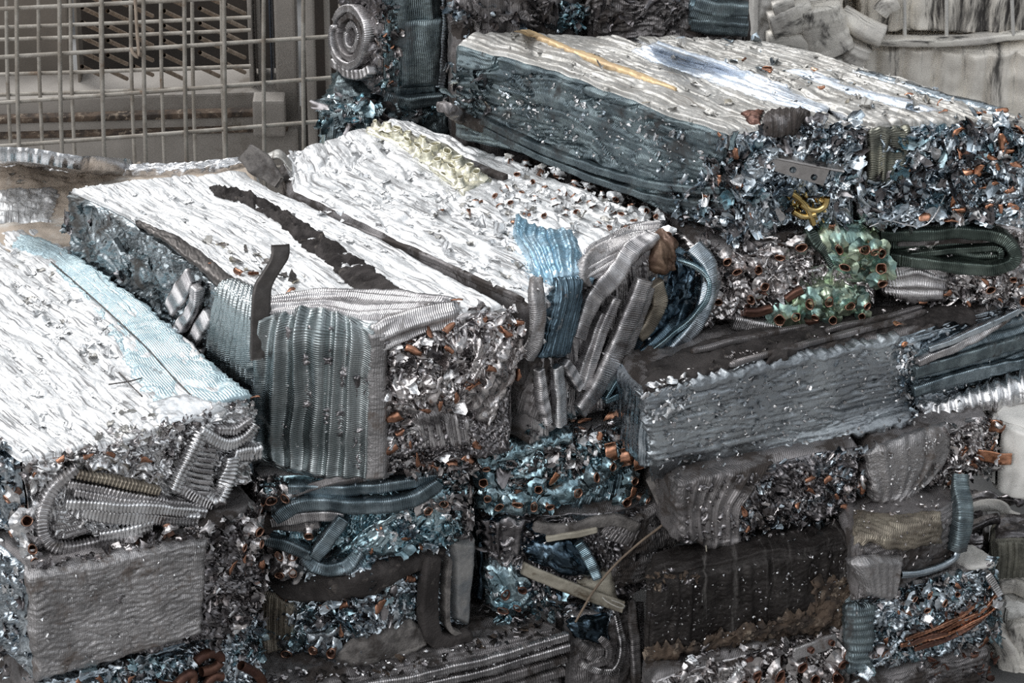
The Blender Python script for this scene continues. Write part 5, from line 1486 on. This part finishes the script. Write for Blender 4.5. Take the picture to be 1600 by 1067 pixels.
patch(b, 'tan_flap', [(900, 902), (930, 896), (955, 888)], [(916, 926), (940, 930), (962, 934)], TAN, st_rough(.001, .02), lift=.018, thick=.003, rag=.004)
wire([hit(b, x, y, .030)[0] for x, y in [(936, 914), (944, 922), (958, 934), (964, 928), (950, 918)]], .001, CREAM, 'thread_loop', b.root, n=30)
cd = thing('cord', 'loose brown cord hanging slantwise over the dark foil bale with the tan strip', 'cord', hit(b, 895, 950, .03)[0])
wire([hit(b, x, y, .032)[0] for x, y in [(894, 951), (908, 926), (922, 902), (954, 862), (986, 824), (1012, 806), (1022, 795), (1016, 780)]], .0016, CORD, 'strand', cd, n=70, sec=8)
ribbon([hit(b, x, y, .030)[0] for x, y in [(968, 845), (992, 820), (1016, 804), (1023, 790), (1012, 778)]], [np.array([.003, .002, .003])] * 5, .0015, DUSTY_FOAM, 'frayed_end', cd, n=30, amp=.0004)
flakes(b, [(870, 935), (1000, 935), (990, 955), (890, 965)], 80, (.008, .018), [DARK_FOIL, STEEL_BLUE], seed=113, lift=(0, .014))
# --- LB
b = B['LB']
patch(b, 'rim', [(-20, 247), (40, 246), (110, 258), (200, 264), (300, 262), (392, 252)], [(-20, 260), (40, 260), (110, 270), (200, 274), (300, 273), (392, 262)], ALU, st_rough(.003, .02, 4, .001), lift=.008, thick=.010, rag=.003)
patch(b, 'crumpled_foil', [(-30, 300), (40, 298), (92, 300)], [(-30, 350), (30, 350), (76, 348)], ALU_TOP, st_crush(.02, .005, seed=9), lift=.005, rag=.006)
flakes(b, [(0, 255), (380, 255), (330, 270), (90, 285), (0, 292)], 90, (.006, .02), [DUST_TOP, ALU_TOPX], seed=114, tilt=(.0, .16), lift=(-.0008, .0010), bend=.12)

glints(B['R3'], [(1010, 625), (1405, 530), (1600, 480), (1600, 620), (1425, 660), (1030, 740)], 420, ALU, 211, lift=(.006, .012))
glints(B['L2'], [(42, 895), (318, 842), (312, 980), (58, 1055)], 110, ALU, 212, lift=(.013, .017))
glints(B['R4a'], [(1058, 755), (1205, 730), (1150, 850), (1066, 832)], 90, WARM, 213, lift=(.008, .014))
glints(B['R4b'], [(1356, 706), (1480, 668), (1430, 775), (1364, 775)], 120, ALU, 214, lift=(.010, .016))
glints(B['R5'], [(1008, 908), (1340, 845), (1340, 960), (1008, 1040)], 240, ALU, 215, lift=(.001, .008), size=(.0015, .004))
glints(B['R5b'], [(1335, 800), (1500, 780), (1490, 870), (1340, 880)], 90, WARM, 216, lift=(.004, .012))
glints(B['D3'], [(750, 805), (1060, 770), (1050, 900), (880, 970), (760, 960)], 200, ALU, 217, lift=(.006, .018))
glints(B['C4'], [(430, 1060), (880, 985), (885, 1040), (600, 1067)], 200, ALU, 218, lift=(.001, .008))
glints(B['C3'], [(410, 900), (735, 840), (720, 980), (540, 1040), (420, 1010)], 120, STEEL_BLUE, 219, lift=(.010, .018))
glints(B['C1'], [(400, 745), (730, 725), (700, 840), (420, 870)], 140, STEEL_BLUE, 220, lift=(.010, .020))
glints(B['R3'], [(1010, 600), (1250, 525), (1420, 480), (1520, 480), (1400, 515), (1130, 575)], 120, WARM, 221, lift=(.003, .009))
# ------------------------------------------------------------------ bales and clutter further back
b = B['B1a'] = bale('scrap_bale', 'dark crumpled bale in the back row, nearest the upright bale with the coil', .25, -.60, [(684, -60), (704, 42)], [(880, -60), (910, 36)],
   {'front': (st_bundles(.035, .014, seed=2), DARK_FIN), 'left': (st_rough(), DARK_FIN), 'rest': (st_rough(), DARK_FIN)}, base_z=.14, group=G_, res=.003)
flakes(b, [(700, 0), (905, 0), (905, 40), (710, 46)], 260, (.008, .026), [DARK_FOIL, DARK_FIN, STEEL_BLUE], seed=121, wts=[4, 3, 1], lift=(0, .014))
flakes(b, [(870, 0), (912, 0), (912, 40), (880, 40)], 60, (.010, .026), [BLUE, STEEL_BLUE], seed=122, lift=(.006, .018))
b = B['B1b'] = bale('scrap_bale', 'dark bale with swept fins in the back row, left of the pale bundles', .25, -.60, [(892, -60), (914, 38)], [(1140, -60), (1176, 44)],
   {'front': (st_folds(.02, .006, 1.2, seed=21), DARK_FIN), 'right': (st_rough(), DARK_FIN), 'rest': (st_rough(), DARK_FIN)}, base_z=.14, group=G_, res=.003)
for i, q in enumerate(([(1080, 10), (1110, 22), (1168, 28)], [(1085, 0), (1120, 8), (1170, 10)], [(1080, 30), (1120, 36), (1170, 40)])):
    fold(b, q, .010, .010, TEAL_DARK, lift=.010, seed=i)
patch(b, 'teal_fins', [(1078, -5), (1122, -5)], [(1076, 36), (1126, 40)], BLUE_FIN, st_folds(.006, .002, seed=4), lift=.016, rag=.004)
flakes(b, [(920, 0), (1070, 0), (1070, 40), (920, 36)], 110, (.008, .022), [DARK_FOIL, DARK_FIN], seed=123, lift=(0, .010))

GP = 'pale aluminium bundles'
yb = 1.05
xs = lambda px, py: PY(px, py, yb)[0]
zs = PY(1450, 64, yb)[2]
b = B['P1'] = bale('aluminium_bale', 'pale bale of upright flat strips, under the stained pale bale', zs - .004, -.60, [(xs(1325, 90), yb + .5, 0), (xs(1325, 90), yb, 0)], [(xs(1640, 90), yb + .5, 0), (xs(1640, 90), yb - .02, 0)],
   {'front': (st_bundles(.040, .016, seed=3), PALE), 'left': (st_rough(), PALE), 'rest': (st_rough(), PALE)}, group=GP, res=.004, fres=.003)
b = B['P2'] = bale('aluminium_bale', 'pale bale with black runs of grime, topmost at the upper right', zs + .26, zs + .004, [(xs(1342, 40), yb + .5, 0), (xs(1342, 40), yb + .01, 0)], [(xs(1640, 40), yb + .5, 0), (xs(1640, 40), yb, 0)],
   {'front': (st_bundles(.036, .014, seed=5), PALE_GRIMY), 'left': (st_rough(), PALE), 'rest': (st_rough(), PALE)}, group=GP, res=.004, fres=.003)
for x in (1372, 1392, 1440, 1452, 1490):
    pass
b = B['P3'] = bale('aluminium_bale', 'tangle of crumpled pale bundles beside the pale strip bales', zs + .26, -.60, [(xs(1172, 40), yb + .5, 0), (xs(1172, 40), yb - .05, 0)], [(xs(1318, 40), yb + .5, 0), (xs(1318, 40), yb - .04, 0)],
   {'front': (st_rough(.02, .06, 5), PALE_GREY), 'right': (st_rough(), PALE), 'rest': (st_rough(), PALE_GREY)}, group=GP, res=.004, fres=.003)
SACK = mat('wrinkled_pale_sheet', (.82, .78, .71), .5, metallic=.2, col2=(.62, .585, .54), cscale=14, bump=.5, bscale=70, dirt=(.07, .066, .062), dirt_amt=.46, dirt_scale=1.0, dirt_stretch=(12, 60))  # dirt colour here paints the shaded lines of the folds
for i, (q, w, h) in enumerate((([(1200, 34), (1235, 22), (1268, 10)], .020, .018), ([(1196, 66), (1230, 62), (1268, 70)], .022, .016), ([(1276, 0), (1284, 40), (1300, 76)], .030, .022),
                               ([(1330, 24), (1360, 44), (1398, 58)], .018, .018), ([(1340, 100), (1352, 82), (1360, 66)], .026, .022), ([(1270, 90), (1300, 86), (1330, 96)], .016, .014), ([(1390, 20), (1400, 8), (1420, 0)], .012, .014), ([(1205, 10), (1240, 0)], .014, .014))):
    fold(b, q, w, h, SACK, lift=.016, ring_p=0, seed=i, name='bundle', groove=.12, flat=3)
fold(B['P2'], [(1340, 58), (1420, 64), (1500, 62), (1610, 50)], .006, .012, SACK, lift=.004, ring_p=0, name='strap', groove=.1)
for q in ([(1412, -5), (1413, 56)], [(1478, -5), (1478, 54)], [(1580, -5), (1582, 50)]):
    wire([hit(B['P2'], x, y, .012)[0] for x, y in q], .003, PALE_GREY, 'edge_bead', B['P2'].root, n=20)

b = B['W1'] = bale('aluminium_bale', 'pale smooth sheet bundle with dark spots, tucked below the raked bale at the right edge', -.238, -.35, [(1530, 690), (1542, 768)], [(1700, 690), (1700, 826)],
   {'front': (st_bundles(.06, .006, seed=7), PALE_GREY), 'left': (st_rough(), PALE_GREY), 'rest': (st_rough(), PALE_GREY)}, base_z=-.35, group=GP, res=.004, fres=.003)
b = B['W2'] = bale('aluminium_bale', 'dark wrinkled sheet bundle behind the teal pipe', -.44, -.60, [(1470, 760), (1498, 842)], [(1540, 760), (1552, 842)],
   {'top': (st_crush(.04, .010, seed=41), DARK_FOIL), 'front': (st_rough(), DARK_FOIL), 'rest': (st_rough(), DARK_FOIL)}, group=GP, res=.003)
for i, q in enumerate(([(1500, 815), (1530, 800), (1570, 802), (1610, 812)], [(1510, 840), (1540, 825), (1560, 822)], [(1510, 795), (1560, 785), (1610, 792)])):
    fold(b, q, .007, .006, DARK_FOIL if i else PALE_GREY, lift=.012, ring_p=0, seed=i, name='sheet_fold', groove=.1)
b = B['W3'] = bale('aluminium_bale', 'small olive grey fin block at the right edge, above the pale sacks', -.43, -.512, [(1545, 800), (1548, 842)], [(1700, 790), (1700, 832)],
   {'top': (st_rough(), DARK_FOIL), 'front': (st_pleats(.008, .002, seed=2), OLIVE), 'left': (st_rough(), OLIVE), 'rest': (st_rough(), OLIVE)}, group=GP)
b = B['W4'] = bale('aluminium_bale', 'pale grey folded sheet bundle at the bottom right corner', -.516, -.60, [(1540, 890), (1562, 945)], [(1720, 890), (1720, 955)],
   {'top': (st_rough(.006, .04, 3), PALE_GREY), 'front': (st_rough(.008, .04, 7), PALE_GREY), 'left': (st_rough(), PALE_GREY), 'rest': (st_rough(), PALE_GREY)}, group=GP)
for i, (q, w) in enumerate((([(1560, 930), (1585, 926), (1612, 940)], .008), ([(1562, 975), (1578, 1010), (1580, 1066)], .014), ([(1590, 960), (1606, 1000), (1612, 1060)], .016), ([(1556, 1020), (1570, 1050), (1566, 1080)], .008))):
    fold(b, q, w, .012, SACK, lift=.014, ring_p=0, seed=i, name='sheet_fold', groove=.15)

# ------------------------------------------------------------------ wire cage and the steel frame behind it
WIRE = mat('galvanised_wire', (.39, .36, .32), .55, metallic=.35, col2=(.27, .24, .205), bump=.2, bscale=200, dirt=(.17, .11, .07), dirt_amt=.34, dirt_scale=30)
RUSTY = mat('rusty_rod', (.40, .325, .26), .7, metallic=.2, col2=(.28, .22, .17), bump=.2)
FRAME = mat('grey_painted_steel', (.30, .275, .25), .6, metallic=.1, col2=(.22, .20, .18), cscale=6, bump=.2, bscale=80, dirt=(.15, .13, .11), dirt_amt=.36, dirt_scale=8)
DARKW = mat('recess_shade_panel', (.030, .022, .017), .8, metallic=0, col2=(.018, .014, .011), cscale=6, bump=.2)  # shade inside and behind the frame put into a near-black colour
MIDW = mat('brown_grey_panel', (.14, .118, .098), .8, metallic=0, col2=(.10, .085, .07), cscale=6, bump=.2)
GAP_DARK = mat('gap_shade_strip', (.04, .05, .07), .5, metallic=0, bump=0)  # colour of the shaded gap between posts


def cage(name, label, anchor, vx, rows, xl, xr, ylo, m, r, extra=0.0):
    """flat welded wire panel: anchor = (left px, right px, left depth) fixes its plane; vx: uprights, rows: (left y, right y)"""
    (lx, ly), (rx, ry), y0 = anchor
    A = PY(lx, ly, y0)
    Bp = PZ(rx, ry, A[2])
    dirn = (Bp - A)[:2] / np.linalg.norm((Bp - A)[:2])
    nrm = np.array([-dirn[1], dirn[0], 0])

    def on(px, py):
        d = ray(px, py)
        return CAM + d * (((A - CAM) @ nrm) / (d @ nrm))
    t = thing(name, label, 'wire cage', (A[0], A[1], -.6))
    for q in rows:
        (x0, y0_), (x1, y1_) = q if np.ndim(q) == 2 else ((xl, q[0]), (xr, q[1]))
        P0, P1 = on(x0, y0_), on(x1, y1_)
        wire([P0, (P0 + P1) / 2 + [0, 0, -.001], P1], r, m, 'wire', t, n=12, sec=8)
    for x, dx in vx:
        P0 = on(x, -30)
        P1 = on(x + dx, ylo)
        P1 = P1 + (P0 - P1) * 0
        P2 = np.array([P1[0], P1[1], -.60])
        wire([P0 - nrm * r * 1.6, P1 - nrm * r * 1.6, P2 - nrm * r * 1.6], r, m, 'wire', t, n=12, sec=8)
    return t, on


t, on1 = cage('wire_cage', 'rusty grey welded wire cage panel nearest the brown dusty bale', ((0, 233), (493, 190), .86),
              [(-40, 2), (25, 2), (92, 2), (158, 2), (223, 2), (287, 2), (349, 2), (411, 0), (473, 0), (531, -1)],
              [(-34, -62), (17, -14), (93, 55), (165, 119), (233, 186), (303, 252)], -60, 548, 236, WIRE, .0031)
# hooked wire hanging on the cage
wire([on1(212, -5) + [0, -.008, 0], on1(216, 60) + [0, -.010, 0], on1(220, 88) + [0, -.012, 0], on1(208, 78) + [0, -.012, 0], on1(206, 70) + [0, -.010, 0]], .0024, RUSTY, 'hook', t, n=30)
t, on2 = cage('wire_cage', 'second wire cage panel standing behind the first, in front of the dark opening', ((0, 148), (385, 134), 1.22),
              [(10, 1), (60, 1), (110, 1), (157, 1), (204, 1), (251, 1), (300, 1), (346, 1)],
              [(-10, -26), (45, 27), (64, 47), (118, 103), (150, 134)], -60, 392, 150, WIRE, .0030)
for cx in (128, 168, 208, 256, 312, 352):
    for k in range(6):
        y = -16 + k * 23 + (cx * 7 % 11)
        P0 = PY(cx, y, 1.30)
        P1 = PY(cx + 30, y + 14, 1.46)
        wire([P0, P1], .0036, RUSTY, 'rod', t, n=6, sec=6)

t = thing('steel_frame', 'pale grey steel frame with a ledge and posts behind the wire cages', 'steel frame', (PY(250, 200, 1.6)[0], 1.6, -.60))


def slab(px0, px1, y, depth, m, name, chamfer=.004, slope=0.0):
    """bar or sheet whose front face the photograph shows between two corners"""
    a, c = PY(px0[0], px0[1], y), PY(px1[0], px1[1], y)
    import bmesh
    bm = bmesh.new()
    bmesh.ops.create_cube(bm, size=1)
    w_, h_ = abs(c[0] - a[0]), abs(a[2] - c[2])
    for v in bm.verts:
        v.co = Vector((v.co.x * w_, v.co.y * depth, v.co.z * h_ + slope * v.co.x * w_))
    bmesh.ops.bevel(bm, geom=list(bm.edges), offset=min(chamfer, w_ * .3, h_ * .3), segments=2, affect='EDGES', profile=.6)
    me = bpy.data.meshes.new(name)
    bm.to_mesh(me)
    bm.free()
    me.materials.append(m)
    ob = bpy.data.objects.new(name, me)
    COL.objects.link(ob)
    ob.parent = t
    ob.location = Vector(((a[0] + c[0]) / 2, y + depth / 2, (a[2] + c[2]) / 2)) - Vector(t['_at'])
    return ob


slab((-80, 150), (445, 182), 1.50, .10, FRAME, 'beam', slope=.03)
slab((-80, 186), (430, 206), 1.47, .04, FRAME, 'beam', slope=.03)
slab((-80, 210), (470, 330), 1.46, .10, FRAME, 'ledge', slope=.03)
slab((-80, 181), (400, 190), 1.465, .02, RUST, 'debris_gap_line', slope=.03)
slab((-80, 207), (450, 213), 1.455, .02, RUST, 'debris_gap_line', slope=.03)  # dark strip standing in for the shaded gap above the ledge
slab((384, -40), (398, 152), 1.52, .06, FRAME, 'post')
slab((398, -40), (418, 330), 1.54, .06, FRAME, 'post')
slab((418, -40), (426, 128), 1.53, .05, GAP_DARK, 'gap_shade_strip')  # blue-black strip standing in for the dark gap between posts
slab((426, -40), (470, 330), 1.50, .06, FRAME, 'post')
slab((474, -40), (497, 330), 1.44, .06, FRAME, 'post')
slab((504, -40), (520, 330), 1.48, .06, FRAME, 'post')
slab((394, 158), (446, 214), 1.44, .04, FRAME, 'bracket_box')
slab((112, -40), (128, 152), 1.56, .05, MIDW, 'post')
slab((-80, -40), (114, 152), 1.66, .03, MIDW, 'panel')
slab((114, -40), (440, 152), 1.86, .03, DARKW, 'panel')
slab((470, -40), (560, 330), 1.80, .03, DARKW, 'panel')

WALLM = mat('hall_wall', (.12, .115, .11), .9, metallic=0, col2=(.09, .088, .085), cscale=3, bump=.2)
V, F = boxmesh((0, 4.05, .9), (14, .1, 3.0))
o = emit('wall_back', V, F, WALLM, None, False, loc=(0, 4.05, .9))
o['kind'] = 'structure'
# ------------------------------------------------------------------ ground, light
FLOOR = mat('concrete', (.42, .41, .40), .8, metallic=0, col2=(.07, .07, .07), cscale=1.6, bump=.4, bscale=60)
V, F = boxmesh((0, 2, -.65), (24, 24, .1))
o = emit('floor', V, F, FLOOR, None, False, loc=(0, 2, -.65))
o['kind'] = 'structure'

w = bpy.data.worlds.new('yard_sky')
SC.world = w
w.use_nodes = True
nt = w.node_tree
nt.nodes.clear()
out = nt.nodes.new('ShaderNodeOutputWorld')
bg = nt.nodes.new('ShaderNodeBackground')
tc = nt.nodes.new('ShaderNodeTexCoord')
sx = nt.nodes.new('ShaderNodeSeparateXYZ')
nt.links.new(tc.outputs['Generated'], sx.inputs[0])
r1 = nt.nodes.new('ShaderNodeValToRGB')          # elevation
r1.color_ramp.elements[0].position = .0
r1.color_ramp.elements[0].color = (.03, .03, .032, 1)
e = r1.color_ramp.elements.new(.50)
e.color = (.05, .055, .06, 1)
e = r1.color_ramp.elements.new(.60)
e.color = (.30, .32, .34, 1)
r1.color_ramp.elements[-1].position = .78
r1.color_ramp.elements[-1].color = (.78, .82, .86, 1)
mr = nt.nodes.new('ShaderNodeMapRange')
mr.inputs[1].default_value = -1
mr.inputs[2].default_value = 1
nt.links.new(sx.outputs['Z'], mr.inputs[0])
nt.links.new(mr.outputs[0], r1.inputs[0])
no = nt.nodes.new('ShaderNodeTexNoise')               # cloud patches added for contrast in reflections
no.inputs['Scale'].default_value = 2.6
no.inputs['Detail'].default_value = 4
nt.links.new(tc.outputs['Generated'], no.inputs['Vector'])
cl = nt.nodes.new('ShaderNodeMapRange')
cl.interpolation_type = 'SMOOTHSTEP'
cl.inputs[1].default_value = .42
cl.inputs[2].default_value = .58
cl.inputs[3].default_value = .25
cl.inputs[4].default_value = 1.6
nt.links.new(no.outputs['Fac'], cl.inputs[0])
mu = nt.nodes.new('ShaderNodeVectorMath')
mu.operation = 'SCALE'
nt.links.new(r1.outputs[0], mu.inputs[0])
nt.links.new(cl.outputs[0], mu.inputs['Scale'])
# bright lobe added to the sky for highlights, low over the viewer's left shoulder
dp = nt.nodes.new('ShaderNodeVectorMath')
dp.operation = 'DOT_PRODUCT'
dp.inputs[1].default_value = Vector((-.62, -.62, .48)).normalized()
nt.links.new(tc.outputs['Generated'], dp.inputs[0])
lo = nt.nodes.new('ShaderNodeMapRange')
lo.interpolation_type = 'SMOOTHSTEP'
lo.inputs[1].default_value = .80
lo.inputs[2].default_value = .95
lo.inputs[4].default_value = 2.0
nt.links.new(dp.outputs['Value'], lo.inputs[0])
ad = nt.nodes.new('ShaderNodeVectorMath')
ad.operation = 'ADD'
nt.links.new(mu.outputs[0], ad.inputs[0])
nt.links.new(lo.outputs[0], ad.inputs[1])
nt.links.new(ad.outputs[0], bg.inputs[0])
bg.inputs[1].default_value = 1.0
nt.links.new(bg.outputs[0], out.inputs[0])

sun = bpy.data.lights.new('sun', 'SUN')
sun.energy = 2.1
sun.angle = math.radians(25)
sun.color = (1, .995, .985)
so = bpy.data.objects.new('sun', sun)
COL.objects.link(so)
sd = Vector((-.45, .55, .9)).normalized()         # towards the light: high, behind and to the left
so.rotation_euler = sd.to_track_quat('Z', 'Y').to_euler()

SC.view_settings.view_transform = 'Standard'
SC.view_settings.look = 'None'
SC.view_settings.exposure = 0.1
SC.cycles.use_denoising = False
SC.view_settings.gamma = 1.0
SC.view_settings.use_curve_mapping = False
for ob in SC.objects:
    if '_at' in ob:
        del ob['_at']
